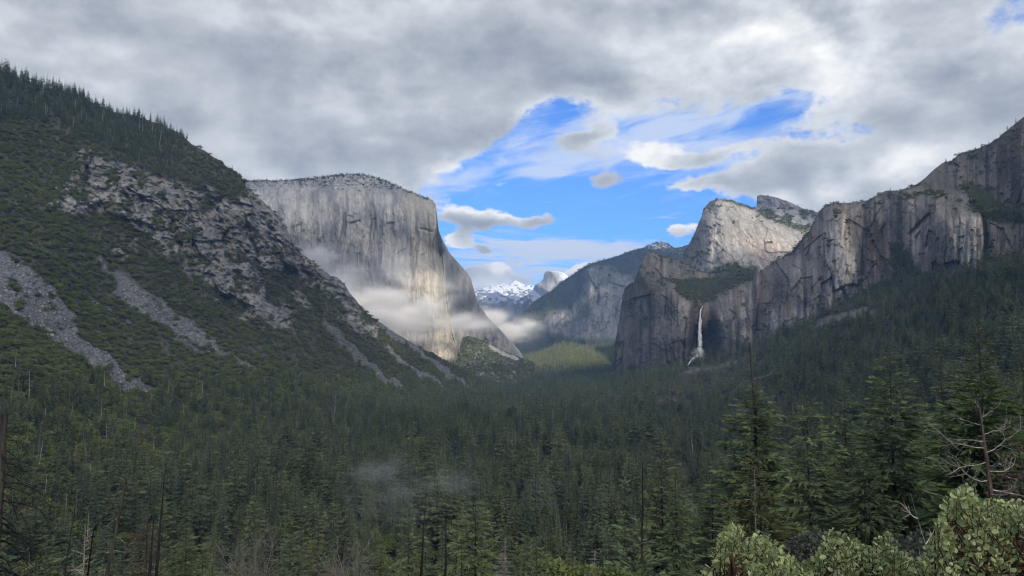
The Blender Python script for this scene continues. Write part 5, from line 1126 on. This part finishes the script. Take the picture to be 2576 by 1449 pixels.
dead_tree('burnt_pole', 'slender dark pole leaning left of the silver-grey dead conifer', 192, 1262, 90, [(0.8, 10, 0.8, 0.2, 0.1)], M_CHAR, M_CHAR, 0.15, foot=165, seed=71, lev=1, nsub=2, cat='burnt pole')
dead_tree('dead_snag', 'bleached straight snag high among the leafless oaks', 568, 1010, 480, [], M_PALE, M_PALE, 0.7, foot=562, seed=72) if False else None
hero_conifer('dead_conifer', 'rust-red dead conifer behind the burnt poles', 372, 1238, 96, 3.0, M_NEEDLE_R, M_BARK, seed=73, cat='dead conifer', whorls=30, lw=0.09, ns=10, prof=0.6)
hero_conifer('conifer_tree', 'small bright green conifer on the bottom edge by the leaning pole', 62, 1425, 46, 1.7, M_NEEDLE_G, seed=74, whorls=16)
hero_conifer('conifer_tree', 'feathery green conifer right of the stout burnt pole', 470, 1310, 110, 3.6, M_NEEDLE, seed=75, whorls=30)
# leafless oaks at the bottom edge
def bare_oak(label, px, py, Y, W, seed, foot=None):
    b, t = root_at(px, py, Y, foot); H = t.z - b.z; rs = np.random.RandomState(seed)
    e = link('bare_oak', None); e.location = b; tag(e, label, 'bare oak')
    g = Geo(); g.tube([[0, 0, -0.3], [0.05, 0, H * 0.25], [0.1, 0.05, H * 0.5]], [0.22, 0.17, 0.11], 7); link('trunk', g.mesh('trunk', M_BARK, True), e)
    for k in range(17):
        a = rs.rand() * 6.28; up = 0.5 + 1.0 * rs.rand(); g = Geo()
        d = np.array([math.cos(a) * W / H * 1.6, math.sin(a) * W / H * 1.2, up]); L = 0.5 * H * (0.8 + 0.35 * rs.rand())
        limb(rs, g, [0.1, 0.05, H * (0.34 + 0.2 * rs.rand())], d, L, 0.055, (0, 0, 0.2), 3, 6, 0.2)
        link('branch', g.mesh('branch', M_GREYT), e)
M_GREYT = bark_mat('grey_twig_wood', (0.10, 0.09, 0.085), (0.21, 0.195, 0.185), 6)
bare_oak('broad leafless grey oak on the bottom edge, first of the leafless pair', 640, 1378, 52, 2.5, 81)
bare_oak('smaller leafless grey oak with an open fork, between the broad one and the burnt poles', 868, 1385, 50, 1.9, 82)
# leafy shrubs
def shrub(label, px, py, Y, W, mats, seed, leaf=0.05, nl=22, nf=130):
    b, t = root_at(px, py, Y); H = t.z - b.z; rs = np.random.RandomState(seed)
    e = link('leafy_shrub', None); e.location = b; tag(e, label, 'shrub')
    V, F = trunk_unit(rs, 0.03, 0.02, 0.6); link('stem', mesh_np('stem', V * np.array([H, H, H]), F, M_BARK), e)
    V, F = crown_lobed(rs, nl=nl, nf=nf, W=W / H, leaf=leaf / H, base=0.2); link('crown', mesh_np('crown', V * H, F, mats), e)
M_GREYLEAF = leaf_mat('grey_green_leaves', (0.07, 0.08, 0.065), (0.12, 0.13, 0.10))
shrub('dark small-leaved shrub behind the manzanita, under the slender pine', 2050, 1288, 27, 1.3, M_GREYLEAF, 85, 0.12)
shrub('small-leaved shrub at the foot of the dark pine behind the big manzanita', 2290, 1270, 24, 1.2, M_GREYLEAF, 86, 0.11)
shrub('round olive shrub on the bottom edge right of the young pine', 1420, 1378, 46, 3.0, M_OAK, 87, 0.3)
shrub('round olive shrub below the crooked pine', 1560, 1405, 40, 2.2, M_OAK, 88, 0.25)
shrub('pale leafy shrub on the bottom edge at the foot of the burnt poles', 1010, 1420, 50, 2.2, M_GREYLEAF, 89, 0.22)
shrub('olive shrub on the bottom edge between the bare oak and the pine', 1120, 1432, 44, 2.0, M_OAK, 90, 0.2)

# ---- manzanita: upright shoots of round leathery leaves on dark stems
m_, g_ = mat('manzanita_leaf')
oi_ = g_.n('ShaderNodeObjectInfo').outputs['Random']; is_ = g_.n('ShaderNodeNewGeometry').outputs['Random Per Island']
f_ = g_.m('FRACT', g_.m('ADD', g_.m('MULTIPLY', oi_, 7.3), is_))
M_MZ = finish(m_, g_, g_.mix(f_, (0.175, 0.235, 0.09, 1), (0.39, 0.44, 0.20, 1)), 0.55, None, spec=0.35, transl=0.22)
M_MZSTEM = bark_mat('manzanita_stem', (0.045, 0.022, 0.016), (0.10, 0.05, 0.035), 14)
def leaf_shape(seed, w=0.8):
    rs = np.random.RandomState(seed); k = 10; a = np.arange(k) / k * 2 * math.pi
    y = 0.5 - 0.5 * np.cos(a); x = np.sin(a) * 0.5 * w * (1 - 0.12 * np.cos(a)); z = 0.22 * x * x / (w * w / 4) * (0.6 + 0.5 * rs.rand()) * 0.5 + 0.10 * y * y * rs.randn()
    V = np.r_[np.c_[x, y, z], [[0, 0.5, -0.03]]]
    F = [(i, (i + 1) % k, k) for i in range(k)]
    me = bpy.data.meshes.new('leaf'); me.from_pydata(V.tolist(), [], F); me.materials.append(M_MZ)
    me.polygons.foreach_set('use_smooth', np.ones(k, bool)); return me
LEAVES = [leaf_shape(i, (0.80, 0.7, 0.9)[i]) for i in range(3)]
MZ_TOP = curve([(1560, 1500), (1620, 1446), (1660, 1440), (1700, 1462), (1740, 1440), (1780, 1415), (1803, 1370), (1815, 1312), (1835, 1292), (1862, 1300), (1880, 1340), (1910, 1318), (1945, 1330), (1985, 1360), (2005, 1398), (2050, 1380), (2085, 1318), (2110, 1306), (2140, 1330), (2180, 1350), (2212, 1330), (2235, 1318), (2262, 1352), (2310, 1395),
                (2345, 1330), (2365, 1270), (2395, 1215), (2430, 1192), (2460, 1222), (2500, 1240), (2550, 1242), (2620, 1235), (2720, 1290), (2850, 1330)])
def manzanita(label, x0, x1, Y0, Y1, nshoot, seed, size):
    rs = np.random.RandomState(seed); Yc = (Y0 + Y1) / 2; xc = ((x0 + x1) / 2 - CX) / FPX * Yc
    e = link('manzanita_bush', None); base = Vector((xc, Yc, float(near_z(xc, Yc)))); e.location = base; tag(e, label, 'manzanita')
    L = []; sg = Geo(); ends = []
    for k in range(nshoot):
        px = x0 + (x1 - x0) * rs.rand(); top = MZ_TOP(px) + 5 * rs.randn(); dep = rs.rand() ** 1.6
        py = top + 22 + dep * 300; Y = Y0 + (Y1 - Y0) * (0.15 + 0.85 * rs.rand()) - 0.35 * dep
        p = np.array(at(px, py, Y)) - np.array(base)
        d = np.array([rs.randn() * 0.32, rs.randn() * 0.32, 1.0]); d /= np.linalg.norm(d); ln = size * (2.4 + 2.0 * rs.rand()); q = p - d * ln
        n = rs.randint(7, 12); a0 = rs.rand() * 6.28
        for j in range(n):
            t = (j + 0.5) / n; pos = q + d * ln * t; a = a0 + j * 2.4
            out = np.array([math.cos(a), math.sin(a), 0]) ; up = 0.35 + 0.9 * t + 0.25 * rs.randn()
            L.append((pos, out + np.array([0, 0, up]), out, size * (0.75 + 0.4 * rs.rand()) * (1.0 if t < 0.85 else 0.75)))
        sg.tube([q - d * 0.02, q + d * ln * 0.5, q + d * ln], [0.0035, 0.003, 0.002], 4); ends.append(q - d * 0.02)
    link('shoot', sg.mesh('shoot', M_MZSTEM), e)
    for k in range(9):                           # main stems from the ground
        ids = rs.choice(len(ends), max(3, len(ends) // 14)); tgt = np.mean([ends[i] for i in ids[:1]], 0); g = Geo()
        mid = np.array([tgt[0] * 0.45 + rs.randn() * 0.05, tgt[1] * 0.4, tgt[2] * 0.5])
        g.tube([[rs.randn() * 0.05, rs.randn() * 0.05, -0.05], mid * 0.5, mid, mid * 0.4 + tgt * 0.6, tgt], [0.022, 0.019, 0.014, 0.009, 0.004], 6)
        for i in ids:
            w = ends[i]; s = mid * 0.4 + tgt * 0.6; g.tube([s, (s + w) / 2 + [0, 0, 0.03], w], [0.011, 0.008, 0.004], 4)
        link('stem', g.mesh('stem', M_MZSTEM, True), e)
    # leaves: those nearest the viewpoint one by one, the hidden ones together
    L.sort(key=lambda l: l[0][1] + 0.6 * max(0, -l[0][2] - 1.6)); mats = []
    def mtx(l):
        y = Vector(l[1]).normalized(); n = Vector(l[2]); n = (n + Vector((rs.randn() * 0.3, rs.randn() * 0.3 - 0.25, 0.1))).normalized(); x = y.cross(n).normalized(); z = x.cross(y)
        s = l[3]; p = l[0]; return Matrix(((x.x * s, y.x * s, z.x * s, p[0]), (x.y * s, y.y * s, z.y * s, p[1]), (x.z * s, y.z * s, z.z * s, p[2]), (0, 0, 0, 1)))
    for i, l in enumerate(L[:290]):
        o = bpy.data.objects.new('leaf', LEAVES[i % 3]); COL.objects.link(o); o.parent = e; o.matrix_local = mtx(l)
    V = []; F = []; n = 0
    tv = np.array([v.co[:] for v in LEAVES[0].vertices]); tf = [tuple(p.vertices) for p in LEAVES[0].polygons]
    for l in L[290:]:
        M = np.array(mtx(l)); V.append(tv @ M[:3, :3].T + M[:3, 3]); F.append(np.array(tf) + n); n += len(tv)
    if V: tag(link('foliage', mesh_np('foliage', np.concatenate(V), np.concatenate(F), M_MZ, smooth=True), e), kind='stuff')
    return e
manzanita('big dense manzanita bush under the pale-branched dead tree', 2318, 2760, 4.3, 6.2, 440, 101, 0.043)
manzanita('manzanita bush with a tall leafy tuft in front of the yellow-green cedar', 1755, 2015, 4.6, 6.2, 270, 102, 0.045)
manzanita('open manzanita bush between the tufted one and the big dense one', 2010, 2320, 5.4, 7.0, 320, 103, 0.046)
manzanita('low manzanita shoots just showing on the bottom edge left of the tufted bush', 1590, 1760, 4.6, 5.6, 105, 104, 0.042)

# ---------------------------------------------------------------- waterfall
def white_water(name, dens):
    m, g = mat(name)
    tc = g.n('ShaderNodeTexCoord').outputs['Object']
    n = g.noise(g.vm('MULTIPLY', tc, (1, 1, 0.12)), 0.5, 6, 0.65)
    b = g.n('ShaderNodeBsdfPrincipled'); b.inputs['Base Color'].default_value = (0.86, 0.88, 0.90, 1); b.inputs['Roughness'].default_value = 0.7
    g.put(b.inputs['Alpha'], g.m('MULTIPLY', g.ss(n, 0.30, 0.58), dens))
    o = g.n('ShaderNodeOutputMaterial'); m.node_tree.links.new(b.outputs[0], o.inputs[0]); return m
M_FALL = white_water('falling_water', 1.0); M_VEIL = white_water('water_veil', 0.55)
wf = link('waterfall', None); tag(wf, 'tall white waterfall dropping off the dark cliff into the forest', 'waterfall')
path = [(1768, 771, 0.9), (1764.5, 775, 1.3), (1762, 784, 1.6), (1761, 800, 1.9), (1760, 825, 2.3), (1759.5, 850, 2.9), (1759.5, 872, 3.8), (1758.5, 886, 5.2), (1757, 896, 5.5)]
def fall_pts(path, off, k=1.0, sx=0):
    P = []; Rr = []
    Y0 = min(RW.depth(px + dx, py) for px, py, _ in path for dx in (-8, 0, 8)) - off
    for px, py, w in path:
        P.append(np.array(at(px + sx, py, Y0))); Rr.append(w / FPX * Y0 * k)
    return np.array(P), np.array(Rr)
P_, R_ = fall_pts(path, 3); wf.location = P_[-1]
def ragged_tube(P, Rr, n, seed, amp):
    t = np.linspace(0, 1, 60); u = np.linspace(0, 1, len(P)); P = np.stack([np.interp(t, u, P[:, i]) for i in range(3)], 1); Rr = np.interp(t, u, Rr)
    V, F = tube(P, Rr, n); a = np.tile(np.arange(n), 60); s = np.repeat(t, n)
    c = np.repeat(P, n, 0); k = 1 + amp * fbm(a * 0.9 + 31.0 * seed, s * 14, 4, seed=seed); return c + (V - c) * k[:, None], F
V, F = ragged_tube(P_, R_ * 0.85, 16, 3, 0.45); g = Geo(); g.add(V - P_[-1], F); link('falling_water', g.mesh('falling_water', M_FALL, True), wf)
V, F = ragged_tube(P_[3:] + np.array([0.5, -3, 0]), R_[3:] * 1.5, 16, 4, 1.0); g = Geo(); g.add(V - P_[-1], F); link('water_veil', g.mesh('water_veil', M_VEIL, True), wf)
c_, r_ = fall_pts([(1756, 893, 4.0), (1749, 900, 3.6), (1742, 906, 3.2), (1735, 912, 2.4), (1731, 918, 1.6), (1729, 923, 1.2)], -8)
V, F = ragged_tube(c_, r_, 12, 5, 0.7); g = Geo(); g.add(V - P_[-1], F); link('cascade', g.mesh('cascade', M_FALL, True), wf)

# ---------------------------------------------------------------- mist: soft banks of cloud hanging in the valley
def mist(name, label, blobs, dens, nscale, step, tone=(1, 1, 1), thr=(0.42, 0.72), emi=None):
    B = []
    for px, py, Y, rx, ry, rz, wgt in blobs:
        c = at(px, py, Y); B.append((c, rx / FPX * Y, ry, rz / FPX * Y, wgt))
    lo = [min(b[0][i] - 1.7 * b[i + 1] for b in B) for i in range(3)]; hi = [max(b[0][i] + 1.7 * b[i + 1] for b in B) for i in range(3)]
    bm = np.array([(x, y, z) for x in (lo[0], hi[0]) for y in (lo[1], hi[1]) for z in (lo[2], hi[2])])
    F = np.array([(0, 1, 3, 2), (4, 6, 7, 5), (0, 4, 5, 1), (2, 3, 7, 6), (0, 2, 6, 4), (1, 5, 7, 3)])
    m = bpy.data.materials.new(name); m.use_nodes = True; nt = m.node_tree; nt.nodes.clear(); g = NG(nt)
    tc = g.n('ShaderNodeTexCoord').outputs['Object']
    wn = g.n('ShaderNodeTexNoise'); g.put(wn.inputs['Vector'], tc); wn.inputs['Scale'].default_value = nscale * 0.5; wn.inputs['Detail'].default_value = 2
    tcw = g.vm('ADD', tc, g.vm('SCALE', g.vm('SUBTRACT', wn.outputs['Color'], (0.5, 0.5, 0.5)))); tcw.node.inputs[1].links[0].from_node.inputs['Scale'].default_value = 0.35 / nscale
    tot = None
    for c, rx, ry, rz, wgt in B:
        v = g.vm('MULTIPLY', g.vm('SUBTRACT', tcw, tuple(c)), (1 / rx, 1 / ry, 1 / rz))
        q = g.m('MULTIPLY', g.m('EXPONENT', g.m('MULTIPLY', g.vm('DOT_PRODUCT', v, v, out=1), -1.6)), wgt)
        tot = q if tot is None else g.m('MAXIMUM', tot, q)
    n = g.noise(g.vm('MULTIPLY', tc, (1, 1, 2.1)), nscale, 5, 0.6, 0.4)
    d = g.m('MULTIPLY', g.m('MULTIPLY', tot, g.ss(g.m('ADD', n, g.m('MULTIPLY', g.m('SUBTRACT', tot, 0.5), 0.22)), *thr)), dens)
    pv = g.n('ShaderNodeVolumePrincipled'); pv.inputs['Color'].default_value = (*tone, 1); g.put(pv.inputs['Density'], d); pv.inputs['Anisotropy'].default_value = 0.0
    o = g.n('ShaderNodeOutputMaterial'); nt.links.new(pv.outputs[0], o.inputs['Volume'])
    m.cycles.volume_step_rate = step; m.cycles.volume_sampling = 'DISTANCE' if False else 'MULTIPLE_IMPORTANCE'
    return tag(link(name, mesh_np(name, bm, F, m)), label, None, None, 'stuff')
mist('mist_bank', 'pale mist bank clinging to the foot of the big cliff',
     [(1030, 800, 3050, 100, 190, 40, 1.15), (930, 765, 3100, 120, 220, 56, 1.0), (1150, 812, 3080, 90, 120, 28, 1.0), (1205, 818, 3300, 44, 140, 12, 0.5), (960, 810, 2900, 90, 160, 40, 1.0), (870, 745, 3000, 70, 180, 40, 0.8), (850, 700, 3200, 90, 240, 44, 0.6), (800, 640, 3450, 60, 200, 34, 0.55),
      (1010, 690, 3150, 60, 160, 50, 0.45), (1080, 770, 3000, 50, 110, 40, 0.8), (1110, 730, 3050, 60, 130, 40, 0.36), (1000, 850, 3000, 90, 160, 22, 0.55)], 0.034, 1 / 160, 0.35, thr=(0.30, 0.80))
mist('mist_bank', 'wisps of mist trailing into the side valley below the split dome',
     [(1280, 835, 4700, 60, 400, 26, 1.0), (1240, 800, 4600, 44, 350, 26, 0.8), (1330, 815, 5000, 46, 400, 20, 0.6), (1230, 770, 4500, 34, 300, 22, 0.5)], 0.02, 1 / 220, 0.35, thr=(0.36, 0.7))
mist('mist_patch', 'thin bluish patch of mist lying in the forest by the burnt poles',
     [(990, 1260, 520, 130, 60, 46, 0.55), (1110, 1225, 560, 110, 60, 48, 0.6), (900, 1290, 500, 60, 50, 34, 0.4), (940, 1200, 600, 80, 60, 36, 0.6), (1000, 1170, 680, 60, 60, 36, 0.45), (1360, 1230, 560, 70, 50, 34, 0.4)], 0.016, 1 / 30, 0.4, (0.9, 0.96, 1.0), (0.34, 0.85))
mist('spray', 'white spray drifting at the foot of the waterfall', [(1755, 893, P_[-1][1] - 8, 15, 24, 16, 1.0), (1741, 904, P_[-1][1] - 8, 16, 20, 9, 0.9)], 0.09, 1 / 18, 0.5, (1, 1, 1), (0.3, 0.6))

# ---------------------------------------------------------------- unseen cloud sheet added overhead and behind to shade the land
def shade_clouds():
    H = 4500.0; S = np.array(SUN_DIR)
    def up(p): p = np.asarray(p, float); t = (H - p[..., 2]) / S[2]; return p[..., 0] + S[0] * t, p[..., 1] + S[1] * t
    gx, gy = np.meshgrid(np.arange(-3500, 9500, 75.0), np.arange(-11500, 6800, 75.0))
    # openings where the photograph shows sun on the ground: place, radius, how open
    T = 0.25 - 0.17 * sst(gy, -5200, -4200)
    def hole(px, py, Y, r, a, sx=1.0):
        x, y = up(np.array(at(px, py, Y))); nonlocal T
        wob = 0.35 * fbm(gx / 500, gy / 500, 3, seed=int(px))
        q = np.hypot((gx - x) / sx, gy - y) / r + wob
        T = np.maximum(T, a * (1 - sst(q, 0.55, 1.25)))
    hole(900, 600, 3600, 1150, 0.27); hole(1085, 755, 3330, 330, 1.0); hole(1040, 790, 3100, 360, 1.0); hole(970, 830, 2230, 130, 0.9); hole(1190, 862, 3450, 190, 0.9); hole(1230, 880, 3500, 150, 0.9)
    hole(1400, 875, 5000, 760, 1.0, 1.3); hole(1490, 880, 4900, 600, 1.0, 1.3); hole(1310, 805, 6800, 320, 1.0); hole(1378, 795, 6600, 330, 1.0); hole(1482, 740, 6400, 180, 0.6); hole(1280, 715, 17600, 1500, 0.9); hole(1400, 684, 14500, 260, 0.8)
    hole(1700, 620, 8500, 500, 0.35); hole(1850, 600, 3600, 600, 0.27)
    T = T * (1 + 0.25 * fbm(gx / 900, gy / 900, 4, seed=951))
    edge = np.minimum.reduce([(gx + 3500) / 1500, (9500 - gx) / 1500, (gy + 11500) / 1500, (6800 - gy) / 900]) + 0.5 * fbm(gx / 900, gy / 900, 4, seed=953)
    T = np.clip(T, 0, 1); T = T + (1 - T) * (1 - sst(edge, 0.1, 0.5)); atop = 0.80 + 0.20 * T; a = T / atop
    z1 = H + 90 * fbm(gx / 700, gy / 700, 4, seed=955); z2 = H + 420 + 160 * fbm(gx / 600, gy / 600, 4, seed=957)
    hx = gx + S[0] / S[2] * (z2 - z1); hy = gy + S[1] / S[2] * (z2 - z1)
    V = np.concatenate([np.stack([gx, gy, z1], -1).reshape(-1, 3), np.stack([hx, hy, z2], -1).reshape(-1, 3)])
    i = np.arange(gx.size).reshape(gx.shape); px, py = to_px(np.stack([gx, gy, z1], -1)); fw = gy * math.cos(PITCH) + z1 * math.sin(PITCH)
    seen = (fw > 0) & (px > -250) & (px < 2830) & (py > -200)
    keep = ~(seen[:-1, :-1] | seen[1:, 1:]) & (a[:-1, :-1] < 0.995)
    lo = np.stack([i[:-1, :-1], i[1:, :-1], i[1:, 1:], i[:-1, 1:]], -1)[keep]; up_ = lo[:, ::-1] + gx.size
    m, g = mat('shade_cloud'); at_ = g.n('ShaderNodeAttribute', attribute_name='tone').outputs['Fac']
    n = g.noise(g.n('ShaderNodeTexCoord').outputs['Object'], 1 / 260, 5, 0.6)
    f = g.m('ADD', at_, g.m('MULTIPLY', g.m('MULTIPLY', g.m('SUBTRACT', n, 0.5), 0.9), g.m('MULTIPLY', g.m('MULTIPLY', at_, g.m('SUBTRACT', 1.0, at_)), 2.0)), clamp=True)
    df = g.n('ShaderNodeBsdfDiffuse'); df.inputs[0].default_value = (0.95, 0.95, 0.95, 1); tl = g.n('ShaderNodeBsdfTranslucent'); tl.inputs[0].default_value = (0.96, 0.96, 0.97, 1)
    mx = g.n('ShaderNodeMixShader'); mx.inputs[0].default_value = 0.9; tr = g.n('ShaderNodeBsdfTransparent'); m2 = g.n('ShaderNodeMixShader'); o = g.n('ShaderNodeOutputMaterial')
    L = m.node_tree.links.new; L(df.outputs[0], mx.inputs[1]); L(tl.outputs[0], mx.inputs[2]); L(f, m2.inputs[0]); L(mx.outputs[0], m2.inputs[1]); L(tr.outputs[0], m2.inputs[2]); L(m2.outputs[0], o.inputs[0])
    me = mesh_np('shade_clouds', V, np.concatenate([lo, up_]), m, np.repeat(np.r_[a.ravel(), atop.ravel()][:, None], 3, 1), smooth=True)
    tag(link('shade_clouds', me), 'broken grey cloud sheet added overhead, out of view, to shade the land', kind='stuff')
shade_clouds()

# ---------------------------------------------------------------- air
zs = []
for o in COL.objects:
    if o.type == 'MESH' and o.parent is None and o.name.split('.')[0] not in ('shade_clouds',):
        c = np.empty(len(o.data.vertices) * 3, np.float32); o.data.vertices.foreach_get('co', c); zs.append((c[2::3].min() + o.location.z, c[2::3].max() + o.location.z))
lo = min(z[0] for z in zs) - 1.0; hi = max(z[1] for z in zs) + 60.0
E = 33500.0
bm = np.array([(x, y + 2000, z) for x in (-E, E) for y in (-E, E) for z in (lo, hi)])
F = np.array([(0, 1, 3, 2), (4, 6, 7, 5), (0, 4, 5, 1), (2, 3, 7, 6), (0, 2, 6, 4), (1, 5, 7, 3)])
m = bpy.data.materials.new('haze'); m.use_nodes = True; m.node_tree.nodes.clear(); g = NG(m.node_tree)
pv = g.n('ShaderNodeVolumePrincipled'); pv.inputs['Color'].default_value = (0.34, 0.58, 1.0, 1); pv.inputs['Density'].default_value = 3.7e-5; pv.inputs['Anisotropy'].default_value = 0.0
m.node_tree.links.new(pv.outputs[0], g.n('ShaderNodeOutputMaterial').inputs['Volume']); m.cycles.homogeneous_volume = True
tag(link('haze', mesh_np('haze', bm, F, m)), kind='stuff')
print('haze', lo, hi)
